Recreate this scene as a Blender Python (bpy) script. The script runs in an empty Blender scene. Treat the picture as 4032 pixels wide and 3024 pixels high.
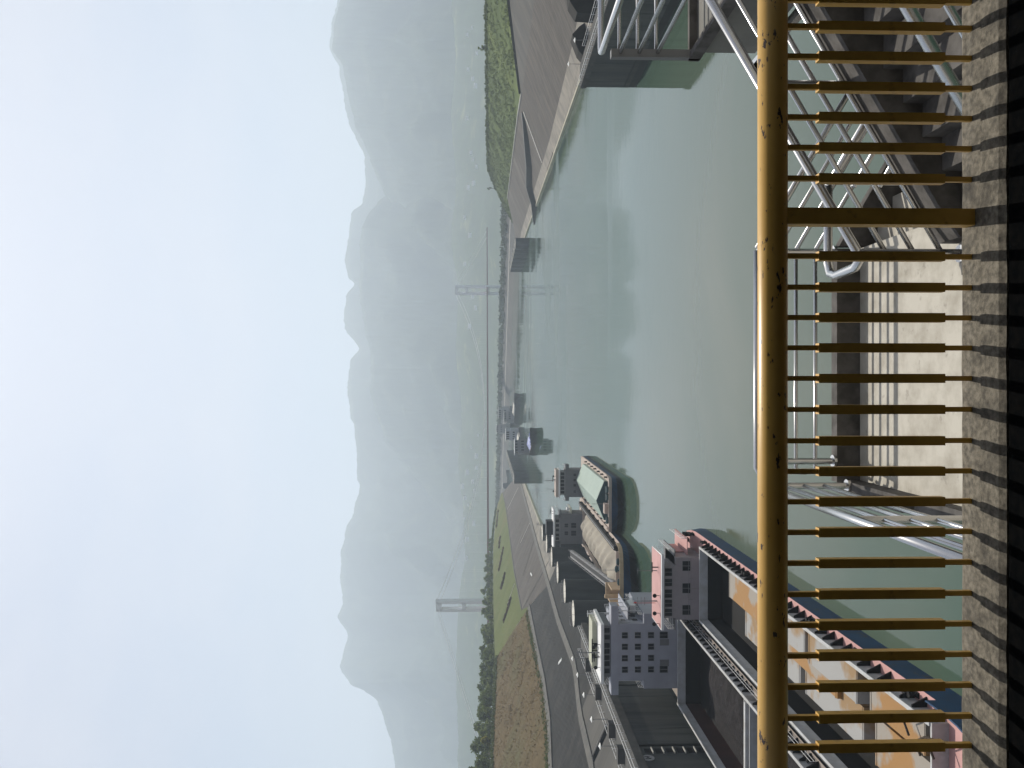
import bpy, math, random
from mathutils import Vector, Matrix, noise
R = math.radians
random.seed(7)
scene = bpy.context.scene
C = scene.collection

# ------------------------------------------------------------------ camera, world, sun, exposure
F, PITCH, CAMZ = 3350.0, R(1.78), 46.0          # focal length in photo pixels, downward tilt, height over the water
cam = bpy.data.cameras.new('camera')
cam.sensor_width = 36.0
cam.lens = 36.0 * F / 4032.0
cam.clip_start, cam.clip_end = 0.1, 30000
camo = bpy.data.objects.new('camera', cam)
C.objects.link(camo)
_f = Vector((0, math.cos(PITCH), -math.sin(PITCH)))
_d = Vector((0, -math.sin(PITCH), -math.cos(PITCH)))
_r = Vector((1, 0, 0))                           # the phone was held on its side: picture-up is world-right
m3 = Matrix((_d, _r, -_f)).transposed()
camo.matrix_world = Matrix.Translation((0, 0, CAMZ)) @ m3.to_4x4()
scene.camera = camo

SUN_EL, SUN_AZ = R(52), R(7)                     # azimuth to the right of +Y
world = bpy.data.worlds.new('World')
scene.world = world
world.use_nodes = True
wn, wl = world.node_tree.nodes, world.node_tree.links
bg = wn['Background']
sky = wn.new('ShaderNodeTexSky')
sky.sky_type = 'NISHITA'
sky.sun_disc = False
sky.sun_elevation = SUN_EL
sky.sun_rotation = SUN_AZ
sky.altitude = 100
sky.air_density = 1.0
sky.dust_density = 2.0
sky.ozone_density = 2.5
wtc = wn.new('ShaderNodeTexCoord'); wmp = wn.new('ShaderNodeMapping'); wmp.inputs['Scale'].default_value = (1, 1, 2.2)
wns = wn.new('ShaderNodeTexNoise'); wns.inputs['Scale'].default_value = 2.6; wns.inputs['Detail'].default_value = 5
wl.new(wtc.outputs['Generated'], wmp.inputs[0]); wl.new(wmp.outputs[0], wns.inputs['Vector'])
wrm = wn.new('ShaderNodeMapRange'); wrm.inputs[1].default_value = .42; wrm.inputs[2].default_value = .75; wrm.inputs[3].default_value = .34; wrm.inputs[4].default_value = .85
wl.new(wns.outputs[0], wrm.inputs[0])
wmx = wn.new('ShaderNodeMix'); wmx.data_type = 'RGBA'; wmx.inputs[7].default_value = (8.0, 7.95, 8.75, 1)   # thin high cloud
wl.new(wrm.outputs[0], wmx.inputs[0]); wl.new(sky.outputs[0], wmx.inputs[6]); wl.new(wmx.outputs[2], bg.inputs[0])
bg.inputs[1].default_value = 0.079

sun = bpy.data.lights.new('sun', 'SUN')
sun.energy = 5.0
sun.angle = R(0.6)
sun.color = (1.0, 0.94, 0.84)
suno = bpy.data.objects.new('sun', sun)
C.objects.link(suno)
sd = Vector((math.sin(SUN_AZ) * math.cos(SUN_EL), math.cos(SUN_AZ) * math.cos(SUN_EL), math.sin(SUN_EL)))
suno.rotation_euler = sd.to_track_quat('Z', 'Y').to_euler()
suno.location = (0, 0, 300)

scene.view_settings.view_transform = 'Standard'
scene.view_settings.look = 'None'
scene.view_settings.gamma = 1.0
scene.view_settings.exposure = 0.0
try:
    scene.cycles.use_denoising = True
    scene.cycles.max_bounces = 6
    scene.cycles.volume_bounces = 2
    scene.cycles.sample_clamp_indirect = 4.0
except Exception:
    pass

# ------------------------------------------------------------------ from the photograph to the place
def ray(V, y):
    a = (1512 - y) / F
    b = (V - 2016) / F
    return Vector((a, math.cos(PITCH) - b * math.sin(PITCH), -(b * math.cos(PITCH) + math.sin(PITCH))))
def atY(V, y, Y):
    d = ray(V, y); t = Y / d.y
    return Vector((d.x * t, Y, CAMZ + d.z * t))
def atz(V, y, z):
    d = ray(V, y); t = (z - CAMZ) / d.z
    return Vector((d.x * t, d.y * t, z))
def atp(V, y, cx, cy, cz, k):                    # on the plane cx*X + cy*Y + cz*Z = k
    d = ray(V, y)
    t = (k - cz * CAMZ) / (cx * d.x + cy * d.y + cz * d.z)
    return Vector((d.x * t, d.y * t, CAMZ + d.z * t))
def left(V, y): return atp(V, y, 1, 0, 2.5, -115)       # the one slope of the left bank, 1 in 2.5
def right(V, y): return atp(V, y, 1, -0.043, -2.5, 127) # the slope of the right bank

# ------------------------------------------------------------------ objects
def tag(o, label=None, cat=None, group=None, kind=None):
    if label: o['label'] = label
    if cat: o['category'] = cat
    if group: o['group'] = group
    if kind: o['kind'] = kind
    return o
def thing(name, label, cat, loc=(0, 0, 0), group=None):
    o = bpy.data.objects.new(name, None); C.objects.link(o)
    o.location = loc; o.empty_display_size = 0.5
    return tag(o, label, cat, group)
def wloc(o):
    v = Vector((0, 0, 0))
    while o is not None:
        v = v + Vector(o.location); o = o.parent
    return v
def copy_tree(o, parent=None):
    c = o.copy(); C.objects.link(c); c.parent = parent
    for ch in list(o.children): copy_tree(ch, c)
    return c

class MB:
    def __init__(s): s.v = []; s.f = []; s.m = []
    def poly(s, pts, mi=0):
        n = len(s.v); s.v += [tuple(p) for p in pts]; s.f.append(tuple(range(n, n + len(pts)))); s.m.append(mi)
    def box(s, x0, x1, y0, y1, z0, z1, mi=0):
        s.hexa([(x0, y0, z0), (x1, y0, z0), (x1, y1, z0), (x0, y1, z0), (x0, y0, z1), (x1, y0, z1), (x1, y1, z1), (x0, y1, z1)], mi)
    def hexa(s, p, mi=0):
        n = len(s.v); s.v += [tuple(q) for q in p]
        for q in ((3, 2, 1, 0), (4, 5, 6, 7), (0, 1, 5, 4), (1, 2, 6, 5), (2, 3, 7, 6), (3, 0, 4, 7)):
            s.f.append(tuple(n + i for i in q)); s.m.append(mi)
    def beam(s, a, b, w, h, up=(0, 0, 1), mi=0):
        a, b = Vector(a), Vector(b); d = (b - a).normalized(); u = Vector(up)
        sx = d.cross(u)
        if sx.length < 1e-4: sx = d.cross(Vector((0, 1, 0)))
        sx.normalize(); uz = sx.cross(d).normalized(); sx = sx * (w / 2); uz = uz * (h / 2)
        s.hexa([a - sx - uz, a + sx - uz, b + sx - uz, b - sx - uz, a - sx + uz, a + sx + uz, b + sx + uz, b - sx + uz], mi)
    def tube(s, pts, r, n=8, mi=0, caps=True):
        pts = [Vector(p) for p in pts]; rings = []
        up = None
        for i, p in enumerate(pts):
            if i == 0: d = pts[1] - pts[0]
            elif i == len(pts) - 1: d = pts[-1] - pts[-2]
            else: d = (pts[i + 1] - p).normalized() + (p - pts[i - 1]).normalized()
            d.normalize()
            if up is None:
                up = Vector((0, 0, 1)) if abs(d.z) < 0.9 else Vector((0, 1, 0))
            sx = d.cross(up).normalized(); uz = sx.cross(d).normalized()
            rr = r[i] if isinstance(r, (list, tuple)) else r
            rings.append([p + sx * math.cos(t * 2 * math.pi / n) * rr + uz * math.sin(t * 2 * math.pi / n) * rr for t in range(n)])
        b = len(s.v)
        for rg in rings: s.v += [tuple(q) for q in rg]
        for i in range(len(rings) - 1):
            for t in range(n):
                t2 = (t + 1) % n
                s.f.append((b + i * n + t, b + i * n + t2, b + (i + 1) * n + t2, b + (i + 1) * n + t)); s.m.append(mi)
        if caps:
            s.f.append(tuple(b + t for t in reversed(range(n)))); s.m.append(mi)
            s.f.append(tuple(b + (len(rings) - 1) * n + t for t in range(n))); s.m.append(mi)
    def prism(s, poly, axis, a0, a1, mi=0):      # poly in the other two axes, extruded along axis (0 x, 1 y, 2 z)
        def P(p, t):
            if axis == 0: return (t, p[0], p[1])
            if axis == 1: return (p[0], t, p[1])
            return (p[0], p[1], t)
        A = [P(p, a0) for p in poly]; B = [P(p, a1) for p in poly]
        n = len(poly); b = len(s.v); s.v += A + B
        s.f.append(tuple(b + i for i in reversed(range(n)))); s.m.append(mi)
        s.f.append(tuple(b + n + i for i in range(n))); s.m.append(mi)
        for i in range(n):
            j = (i + 1) % n
            s.f.append((b + i, b + j, b + n + j, b + n + i)); s.m.append(mi)
    def grid(s, rows, mi=0):
        b = len(s.v); n = len(rows[0])
        for r_ in rows: s.v += [tuple(q) for q in r_]
        for i in range(len(rows) - 1):
            for j in range(n - 1):
                s.f.append((b + i * n + j, b + i * n + j + 1, b + (i + 1) * n + j + 1, b + (i + 1) * n + j)); s.m.append(mi)
    def build(s, name, mats, parent=None, smooth=False, fix=True):
        off = wloc(parent) if parent is not None else Vector((0, 0, 0))
        me = bpy.data.meshes.new(name)
        me.from_pydata([(v[0] - off.x, v[1] - off.y, v[2] - off.z) for v in s.v], [], s.f)
        if not isinstance(mats, (list, tuple)): mats = [mats]
        for m in mats: me.materials.append(m)
        if len(mats) > 1: me.polygons.foreach_set('material_index', s.m)
        if smooth: me.polygons.foreach_set('use_smooth', [True] * len(me.polygons))
        me.update()
        if fix and len(s.f) < 4000:
            import bmesh
            bm = bmesh.new(); bm.from_mesh(me)
            bmesh.ops.recalc_face_normals(bm, faces=bm.faces[:]); bm.to_mesh(me); bm.free()
        o = bpy.data.objects.new(name, me); C.objects.link(o)
        if parent is not None: o.parent = parent
        return o

def resample(pts, n):
    pts = [Vector(p) for p in pts]; L = [0.0]
    for i in range(1, len(pts)): L.append(L[-1] + (pts[i] - pts[i - 1]).length)
    out = []; k = 0
    for i in range(n):
        t = L[-1] * i / (n - 1)
        while k < len(pts) - 2 and L[k + 1] < t: k += 1
        seg = L[k + 1] - L[k]
        out.append(pts[k].lerp(pts[k + 1], (t - L[k]) / seg if seg else 0))
    return out
def loft(A, B, nu, nv, amp=0.0, sc=0.1, lift=0.0):
    A, B = resample(A, nu), resample(B, nu); mb = MB(); rows = []
    for j in range(nv):
        t = j / (nv - 1); row = []
        for i in range(nu):
            p = A[i].lerp(B[i], t)
            e = amp * min(1, 4 * t, 4 * (1 - t)) if amp else 0
            z = p.z + lift + (e * noise.fractal(Vector((p.x * sc, p.y * sc, 3.1)), 0.8, 2.0, 4) if e else 0)
            row.append((p.x, p.y, z))
        rows.append(row)
    mb.grid(rows)
    return mb

# ------------------------------------------------------------------ materials
def mat(name, c1, c2=None, sc=1.0, rough=0.7, metal=0.0, detail=6, lo=0.35, hi=0.65, stretch=(1, 1, 1), bump=0.0, bsc=None, c3=None, sc3=None, lo3=0.55, hi3=0.7, stretch3=(1, 1, 1), spec=0.12, bdist=0.05):
    m = bpy.data.materials.new(name); m.use_nodes = True
    nt = m.node_tree; N, Lk = nt.nodes, nt.links; p = N['Principled BSDF']
    p.inputs['Roughness'].default_value = rough; p.inputs['Metallic'].default_value = metal
    p.inputs['Specular IOR Level'].default_value = spec
    p.inputs['Base Color'].default_value = (*c1, 1)
    tc = N.new('ShaderNodeTexCoord')
    def nz(scale, st, det):
        mp = N.new('ShaderNodeMapping'); mp.inputs['Scale'].default_value = st
        Lk.new(tc.outputs['Object'], mp.inputs[0])
        n = N.new('ShaderNodeTexNoise'); n.inputs['Scale'].default_value = scale; n.inputs['Detail'].default_value = det
        n.inputs['Roughness'].default_value = 0.6
        Lk.new(mp.outputs[0], n.inputs['Vector'])
        return n
    def ramp(n, a, b):
        r = N.new('ShaderNodeMapRange'); r.inputs[1].default_value = a; r.inputs[2].default_value = b
        Lk.new(n.outputs[0], r.inputs[0]); return r
    cur = None
    if c2 is not None:
        r = ramp(nz(sc, stretch, detail), lo, hi)
        mx = N.new('ShaderNodeMix'); mx.data_type = 'RGBA'
        mx.inputs[6].default_value = (*c1, 1); mx.inputs[7].default_value = (*c2, 1)
        Lk.new(r.outputs[0], mx.inputs[0]); cur = mx.outputs[2]
    if c3 is not None:
        r = ramp(nz(sc3 or sc * 3, stretch3, detail), lo3, hi3)
        mx = N.new('ShaderNodeMix'); mx.data_type = 'RGBA'
        if cur is not None: Lk.new(cur, mx.inputs[6])
        else: mx.inputs[6].default_value = (*c1, 1)
        mx.inputs[7].default_value = (*c3, 1)
        Lk.new(r.outputs[0], mx.inputs[0]); cur = mx.outputs[2]
    if cur is not None: Lk.new(cur, p.inputs['Base Color'])
    if bump:
        b = N.new('ShaderNodeBump'); b.inputs['Strength'].default_value = bump; b.inputs['Distance'].default_value = bdist
        n = nz(bsc or sc * 4, (1, 1, 1), 5); Lk.new(n.outputs[0], b.inputs['Height']); Lk.new(b.outputs[0], p.inputs['Normal'])
    return m

def leafmat(name, c1, c2, rnd=0.5, sc=0.5):
    m = bpy.data.materials.new(name); m.use_nodes = True
    nt = m.node_tree; N, Lk = nt.nodes, nt.links
    for n in list(N): N.remove(n)
    out = N.new('ShaderNodeOutputMaterial'); tc = N.new('ShaderNodeTexCoord')
    n = N.new('ShaderNodeTexNoise'); n.inputs['Scale'].default_value = sc; n.inputs['Detail'].default_value = 4
    Lk.new(tc.outputs['Object'], n.inputs['Vector'])
    oi = N.new('ShaderNodeObjectInfo')
    a = N.new('ShaderNodeMath'); a.operation = 'MULTIPLY_ADD'; a.inputs[1].default_value = rnd; a.inputs[2].default_value = -rnd / 2
    Lk.new(oi.outputs['Random'], a.inputs[0])
    r = N.new('ShaderNodeMapRange'); r.inputs[1].default_value = 0.35; r.inputs[2].default_value = 0.65
    Lk.new(n.outputs[0], r.inputs[0])
    ad = N.new('ShaderNodeMath'); ad.use_clamp = True
    Lk.new(r.outputs[0], ad.inputs[0]); Lk.new(a.outputs[0], ad.inputs[1])
    mx = N.new('ShaderNodeMix'); mx.data_type = 'RGBA'
    mx.inputs[6].default_value = (*c1, 1); mx.inputs[7].default_value = (*c2, 1)
    Lk.new(ad.outputs[0], mx.inputs[0])
    df = N.new('ShaderNodeBsdfDiffuse'); tr = N.new('ShaderNodeBsdfTranslucent'); ms = N.new('ShaderNodeMixShader')
    ms.inputs[0].default_value = 0.45
    Lk.new(mx.outputs[2], df.inputs[0]); Lk.new(mx.outputs[2], tr.inputs[0])
    Lk.new(df.outputs[0], ms.inputs[1]); Lk.new(tr.outputs[0], ms.inputs[2]); Lk.new(ms.outputs[0], out.inputs[0])
    return m

M = {}
M['concrete'] = mat('concrete', (0.225, 0.2175, 0.195), (0.15, 0.1462, 0.135), .5, .85, bump=.3, bsc=4)
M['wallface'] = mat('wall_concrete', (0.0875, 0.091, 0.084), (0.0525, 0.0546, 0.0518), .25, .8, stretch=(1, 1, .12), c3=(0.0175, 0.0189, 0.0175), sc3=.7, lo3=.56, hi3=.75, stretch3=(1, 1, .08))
M['tide_shade'] = mat('wet_shade_concrete', (0.0154, 0.0175, 0.0161), (0.0245, 0.0266, 0.0238), .4, .5)  # wet footings, and the ramp face's shade put into the colour
M['walltop'] = mat('walkway_concrete', (0.09375, 0.0915, 0.084), (0.06375, 0.06375, 0.06), .4, .85)
M['pier'] = mat('pier_concrete', (0.06375, 0.07125, 0.06975), (0.0375, 0.042, 0.042), .35, .8, stretch=(1, 1, .15))
M['piertop'] = mat('pale_concrete', (.55, .53, .46), (.42, .40, .35), .6, .8)  # sunlight on the pier tops is put into this pale colour
M['revet'] = mat('stone_revetment', (0.1148, 0.1003, 0.0833), (0.0561, 0.051, 0.0459), .45, .9, stretch=(.12, 1.6, .12), detail=8, c3=(0.1445, 0.1318, 0.1105), sc3=.04, stretch3=(.3, 1, .3))
M['revet_dark'] = mat('dark_stone_revetment', (0.0276, 0.0264, 0.024), (0.0156, 0.0156, 0.015), .3, .9, stretch=(.2, 1.5, .2), detail=8, c3=(0.048, 0.045, 0.0396), sc3=.05, lo3=.52, hi3=.72)
M['strip'] = mat('bank_concrete', (0.2635, 0.238, 0.1955), (0.17, 0.1573, 0.136), .12, .85, detail=8)
M['apron'] = mat('apron_concrete', (0.112, 0.105, 0.091), (0.0805, 0.077, 0.07), .06, .9, stretch=(.3, 1, .3), detail=8)
M['ledge'] = mat('ledge_concrete', (.14, .133, .118), (.095, .092, .084), .3, .9)
M['kerbline'] = mat('pale_kerb_concrete', (.44, .41, .30), (.34, .32, .24), .08, .85)
M['drain'] = mat('drain_concrete', (.5, .48, .43))
M['lawn'] = mat('lawn_grass', (0.098, 0.116, 0.032), (0.0765, 0.0945, 0.0252), .05, .95, c3=(0.126, 0.1125, 0.045), sc3=.012, lo3=.48, hi3=.62, detail=8)
M['brown'] = mat('dry_earth', (.115, .082, .034), (.078, .056, .024), .25, .95, c3=(.08, .075, .03), sc3=.02, lo3=.5, hi3=.7, bump=.5, bsc=2.0, bdist=.3)
M['hedge_ground'] = mat('rough_grass', (.085, .115, .03), (.06, .085, .027), .05, .95, c3=(.13, .16, .04), sc3=.012)
M['plain'] = mat('plateau_grass', (.09, .11, .04), (.07, .085, .03), .03, .95)
M['forest'] = mat('forest_hill', (0.036, 0.0544, 0.0256), (0.0224, 0.036, 0.0208), .01, .95, c3=(0.068, 0.08, 0.04), sc3=.006, lo3=.52, hi3=.7, detail=10)
M['forest_low'] = mat('foothill_fields', (.055, .08, .035), (.04, .055, .03), .012, .95, c3=(.14, .15, .06), sc3=.008, lo3=.58, hi3=.68, detail=10)
M['white'] = mat('white_paint', (.72, .72, .70), (.62, .62, .60), .5, .5)
M['shipwhite'] = mat('ship_white_paint', (0.3168, 0.3256, 0.3608), (0.2728, 0.2816, 0.3124), .3, .45, c3=(0.2376, 0.22, 0.2024), sc3=1.2, lo3=.66, hi3=.8, stretch3=(1, 1, .15))
M['grey'] = mat('grey_paint', (.24, .24, .235), (.18, .18, .18), .5, .5)
M['shipgrey'] = mat('ship_grey_paint', (0.1615, 0.1615, 0.1615), (0.136, 0.1377, 0.1403), .4, .5)
M['pinkdeck'] = mat('pink_deck_paint', (.50, .29, .27), (.43, .245, .225), .3, .6, c3=(.36, .22, .18), sc3=1.5, lo3=.62, hi3=.75)
M['paledeck'] = mat('pale_deck_paint', (0.425, 0.357, 0.306), (0.357, 0.2975, 0.255), .4, .7, c3=(0.255, 0.204, 0.17), sc3=1.2, lo3=.6, hi3=.75)
M['lightdeck'] = mat('light_deck_paint', (0.3, 0.255, 0.2175), (0.2475, 0.2175, 0.1875), .4, .7)
M['blue'] = mat('blue_hull_paint', (.018, .055, .12), (.02, .045, .09), .3, .5, c3=(.05, .05, .05), sc3=.8)
M['darkhull'] = mat('dark_hull_paint', (0.0132, 0.0162, 0.0198), (0.021, 0.0228, 0.024), .4, .5)
M['teal'] = mat('teal_paint', (.02, .06, .07), (.025, .05, .06), .5, .5)
M['black'] = mat('black_steel', (0.0072, 0.0072, 0.0078), (0.012, 0.012, 0.012), .8, .6)
M['hold'] = mat('hold_steel', (.007, .006, .006), (.005, .005, .005), .3, .7)
M['rust'] = mat('rusty_hold_steel', (.055, .022, .018), (.038, .019, .016), .2, .75, stretch=(1, 1, .3))
M['glass'] = mat('dark_window_glass', (.012, .014, .017), rough=.15)
M['beige'] = mat('beige_paint', (.50, .38, .24), (.42, .31, .2), .5, .6, c3=(.2, .12, .07), sc3=1.0, lo3=.6, hi3=.75)
M['coaming'] = mat('coaming_paint', (0.44, 0.448, 0.448), (0.352, 0.344, 0.32), .6, .5)
M['plate'] = mat('grey_rusty_plate', (.30, .295, .28), (.26, .17, .085), .1, .6, lo=.52, hi=.6, detail=4)
M['plate_o'] = mat('orange_rusty_plate', (.30, .165, .06), (.28, .25, .21), .11, .6, lo=.5, hi=.56, detail=4)
M['coal'] = mat('dark_ore', (0.0294, 0.0252, 0.0252), (0.0168, 0.0154, 0.0154), 1.0, .95, bump=1.0, bsc=2.0, bdist=.3)
M['sand'] = mat('river_sand', (0.36, 0.324, 0.261), (0.279, 0.252, 0.207), .15, .95, c3=(0.18, 0.1665, 0.135), sc3=.3, lo3=.6, hi3=.72, bump=.4, bsc=1, bdist=.2)
M['hatchgreen'] = mat('pale_green_hatch_paint', (.40, .475, .405), (.36, .43, .37), .15, .5)
M['cream'] = mat('cream_paint', (.42, .42, .31), (.36, .36, .27), .5, .5)
M['pinkhouse'] = mat('pinkish_white_paint', (.30, .275, .275), (.25, .23, .23), .4, .5, c3=(.2, .16, .14), sc3=1.2, lo3=.62, hi3=.8, stretch3=(1, 1, .15))
M['tarp'] = mat('blue_tarpaulin', (.22, .25, .55), (.55, .58, .72), .6, .4, lo=.45, hi=.55)
M['yellow'] = mat('yellow_paint', (.62, .37, .08), (.54, .31, .06), 2.0, .38, c3=(.05, .026, .016), sc3=34, lo3=.622, hi3=.642, stretch3=(.45, 1, 1), bump=.08, bsc=60, bdist=.002, spec=.5)
M['yellow_bar'] = mat('yellow_bar_paint', (.60, .36, .07), (.50, .29, .055), 7.0, .42, spec=.4, c3=(.16, .085, .02), sc3=12, lo3=.6, hi3=.75, bump=.15, bsc=40, bdist=.002)
M['steel'] = mat('stainless_steel', (0.54, 0.5328, 0.5256), rough=.26, metal=1.0)
M['kerb'] = mat('weathered_concrete', (0.205, 0.185, 0.15), (0.085, 0.078, 0.065), 46, .95, lo=.36, hi=.66, bump=.6, bsc=110, bdist=.004, c3=(.05, .047, .042), sc3=7, lo3=.5, hi3=.72, detail=10)
M['landing'] = mat('pale_mortar', (0.4524, 0.429, 0.3744), (0.3276, 0.3042, 0.2574), 3.0, .9, lo=.42, hi=.66, detail=9, bump=.25, bsc=30, bdist=.005, c3=(0.1872, 0.1716, 0.1482), sc3=5, lo3=.6, hi3=.75)
M['stair'] = mat('dark_concrete', (0.1275, 0.12, 0.1125), (0.06375, 0.06, 0.05625), 4.0, .9, bump=.3, bsc=30, bdist=.005)
M['shade_black'] = mat('shade_black_paint', (.0025, .003, .0035), (.005, .005, .005), 30, 1.0, spec=0)  # near-black: shade put into the colour
M['roomwall'] = mat('dull_wall_paint', (.48, .47, .44), (.42, .41, .38), 2)
M['bridge'] = mat('bridge_concrete', (.72, .72, .72))
M['bridgedeck'] = mat('bridge_deck_paint', (.16, .06, .05))
M['bark'] = mat('bark', (.07, .055, .04), (.045, .035, .028), 2, .9)
M['leafA'] = leafmat('broad_leaves', (.075, .105, .035), (.17, .21, .075))
M['leafB'] = leafmat('pale_leaves', (.13, .165, .065), (.24, .28, .11))
M['leafY'] = leafmat('yellow_leaves', (.22, .22, .04), (.32, .30, .07))
M['shrub'] = leafmat('shrub_leaves', (.06, .08, .028), (.10, .125, .042), sc=.05)
M['tuft'] = leafmat('dry_tufts', (.12, .083, .036), (.16, .115, .05), sc=.05)
M['bedleaf'] = leafmat('reddish_leaves', (.06, .05, .03), (.10, .06, .045), sc=.1)
M['wood'] = leafmat('far_wood_leaves', (.04, .055, .025), (.075, .09, .04), sc=.03)
M['emblem'] = mat('emblem_disc_paint', (.30, .30, .29), (.25, .25, .24), 1.5, .7)
M['lamp'] = mat('lamp_white', (.8, .8, .76))
M['red'] = mat('red_paint', (.4, .04, .03))
M['roof'] = mat('village_roof', (.30, .31, .32))
M['house'] = mat('village_wall', (.75, .74, .72))

def slab_joints(m, w, h, skew, dark):
    nt = m.node_tree; N, Lk = nt.nodes, nt.links; p = N['Principled BSDF']
    src = p.inputs['Base Color'].links[0].from_socket
    tc = N.new('ShaderNodeTexCoord'); mp = N.new('ShaderNodeMapping'); mp.inputs['Rotation'].default_value = (0, 0, R(90 + skew))
    br = N.new('ShaderNodeTexBrick'); br.inputs['Scale'].default_value = 1.0; br.inputs['Mortar Size'].default_value = .16; br.inputs['Mortar Smooth'].default_value = .3
    br.inputs['Brick Width'].default_value = w; br.inputs['Row Height'].default_value = h
    br.inputs['Color1'].default_value = (1, 1, 1, 1); br.inputs['Color2'].default_value = (.84, .84, .84, 1); br.inputs['Mortar'].default_value = (dark, dark, dark, 1)
    mx = N.new('ShaderNodeMix'); mx.data_type = 'RGBA'; mx.blend_type = 'MULTIPLY'; mx.inputs[0].default_value = 1.0
    Lk.new(tc.outputs['Object'], mp.inputs[0]); Lk.new(mp.outputs[0], br.inputs['Vector'])
    Lk.new(src, mx.inputs[6]); Lk.new(br.outputs['Color'], mx.inputs[7]); Lk.new(mx.outputs[2], p.inputs['Base Color'])
slab_joints(M['revet'], 60, 9, 90, .6); slab_joints(M['revet_dark'], 40, 10, 90, 1.5); slab_joints(M['apron'], 40, 8, 90, .65); slab_joints(M['strip'], 14, 30, 0, .6)

# ------------------------------------------------------------------ water
wm = bpy.data.materials.new('water'); wm.use_nodes = True
N, Lk = wm.node_tree.nodes, wm.node_tree.links; p = N['Principled BSDF']
tc = N.new('ShaderNodeTexCoord')
def wnoise(scale, st, det, dist=0.0):
    mp = N.new('ShaderNodeMapping'); mp.inputs['Scale'].default_value = st
    Lk.new(tc.outputs['Object'], mp.inputs[0])
    n = N.new('ShaderNodeTexNoise'); n.inputs['Scale'].default_value = scale; n.inputs['Detail'].default_value = det
    n.inputs['Distortion'].default_value = dist
    Lk.new(mp.outputs[0], n.inputs['Vector']); return n
def wramp(n, a, b, c=0.0, d=1.0):
    r = N.new('ShaderNodeMapRange'); r.inputs[1].default_value = a; r.inputs[2].default_value = b
    r.inputs[3].default_value = c; r.inputs[4].default_value = d
    Lk.new(n.outputs[0], r.inputs[0]); return r
mud = wramp(wnoise(.009, (1.0, .55, 1), 4, 1.2), .45, .68)
mx = N.new('ShaderNodeMix'); mx.data_type = 'RGBA'
mx.inputs[6].default_value = (.043, .080, .056, 1); mx.inputs[7].default_value = (.14, .145, .105, 1)
# the silt plume that drifts out in front of the lock
sx = N.new('ShaderNodeMapping'); sx.inputs['Location'].default_value = (-.15, -1.75, 0); sx.inputs['Scale'].default_value = (.012, .0105, 0)
Lk.new(tc.outputs['Object'], sx.inputs[0])
ln = N.new('ShaderNodeVectorMath'); ln.operation = 'LENGTH'; Lk.new(sx.outputs[0], ln.inputs[0])
pl = N.new('ShaderNodeMapRange'); pl.inputs[1].default_value = 1.15; pl.inputs[2].default_value = .25; pl.inputs[3].default_value = 0; pl.inputs[4].default_value = .55
Lk.new(ln.outputs['Value'], pl.inputs[0])
pm = N.new('ShaderNodeMath'); pm.operation = 'MULTIPLY_ADD'; pm.use_clamp = True; pm.inputs[1].default_value = .45
Lk.new(mud.outputs[0], pm.inputs[0]); Lk.new(pl.outputs[0], pm.inputs[2])
Lk.new(pm.outputs[0], mx.inputs[0]); Lk.new(mx.outputs[2], p.inputs['Base Color'])
p.inputs['IOR'].default_value = 1.33
pn = wnoise(.0075, (.55, 1.0, 1), 3, 1.4); sn = wnoise(.02, (.07, 1.0, 1), 3, .4)
sm = N.new('ShaderNodeMath'); sm.operation = 'MULTIPLY_ADD'; sm.inputs[1].default_value = .45
Lk.new(sn.outputs[0], sm.inputs[0]); Lk.new(pn.outputs[0], sm.inputs[2])
slick = wramp(sm, .76, .82, .015, .14)
Lk.new(slick.outputs[0], p.inputs['Roughness'])
w1 = wnoise(.34, (.6, 1.6, 1), 5); w2 = wnoise(.07, (1, 1, 1), 3)
ad = N.new('ShaderNodeMath'); ad.operation = 'MULTIPLY_ADD'; ad.inputs[1].default_value = 1.4
Lk.new(w2.outputs[0], ad.inputs[0]); Lk.new(w1.outputs[0], ad.inputs[2])
bp = N.new('ShaderNodeBump'); bp.inputs['Distance'].default_value = .14
st_ = wramp(sm, .75, .82, .085, .36)
Lk.new(st_.outputs[0], bp.inputs['Strength'])
Lk.new(ad.outputs[0], bp.inputs['Height']); Lk.new(bp.outputs[0], p.inputs['Normal'])
mb = MB(); mb.poly([(-9600, -150, 0), (9600, -150, 0), (9600, 9800, 0), (-9600, 9800, 0)])
tag(mb.build('water', wm), kind='structure')

# ------------------------------------------------------------------ left bank
S_far = [left(2041, 1866), left(2116, 2150), left(2160, 2300)]
S_near = [left(2160, 2300), left(2200, 2445), left(2266, 2624), left(2285, 2809), left(2332, 3014), left(2360, 3300)]
U_far = [left(1980, 1938), left(1994, 2011), left(2025, 2250), left(2054, 2400), left(2083, 2388)]
U_near = [left(2083, 2388), left(2111, 2529), left(2142, 2677), left(2164, 2835), left(2171, 3024), left(2180, 3300)]
LAWN_TOP = [left(1974, 1942), left(1958, 1990), left(1950, 2050), left(1942, 2155), left(1943, 2350), left(1946, 2500), left(1950, 2598)]
BROWN_TOP = [left(1950, 2598), left(1946, 2700), left(1940, 2830), left(1935, 2930), left(1932, 3024), left(1929, 3300)]
def W(pts): return [Vector((-115, q.y, 0)) for q in pts]
def struct(name, o): o.name = name; return tag(o, kind='structure')
tag(loft(S_far, W(S_far), 60, 6).build('bank_strip', M['strip']), kind='structure')
tag(loft(S_near[:4], W(S_near[:4]), 40, 8).build('revetment', M['revet_dark']), kind='structure')
tag(loft(S_near[3:], W(S_near[3:]), 20, 8).build('bank_apron', M['apron']), kind='structure')
tag(loft(U_far, S_far, 90, 14, .25, .15).build('revetment', M['revet']), kind='structure')
tag(loft(U_near, S_near, 90, 16, .35, .12).build('revetment', M['revet_dark']), kind='structure')
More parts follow.
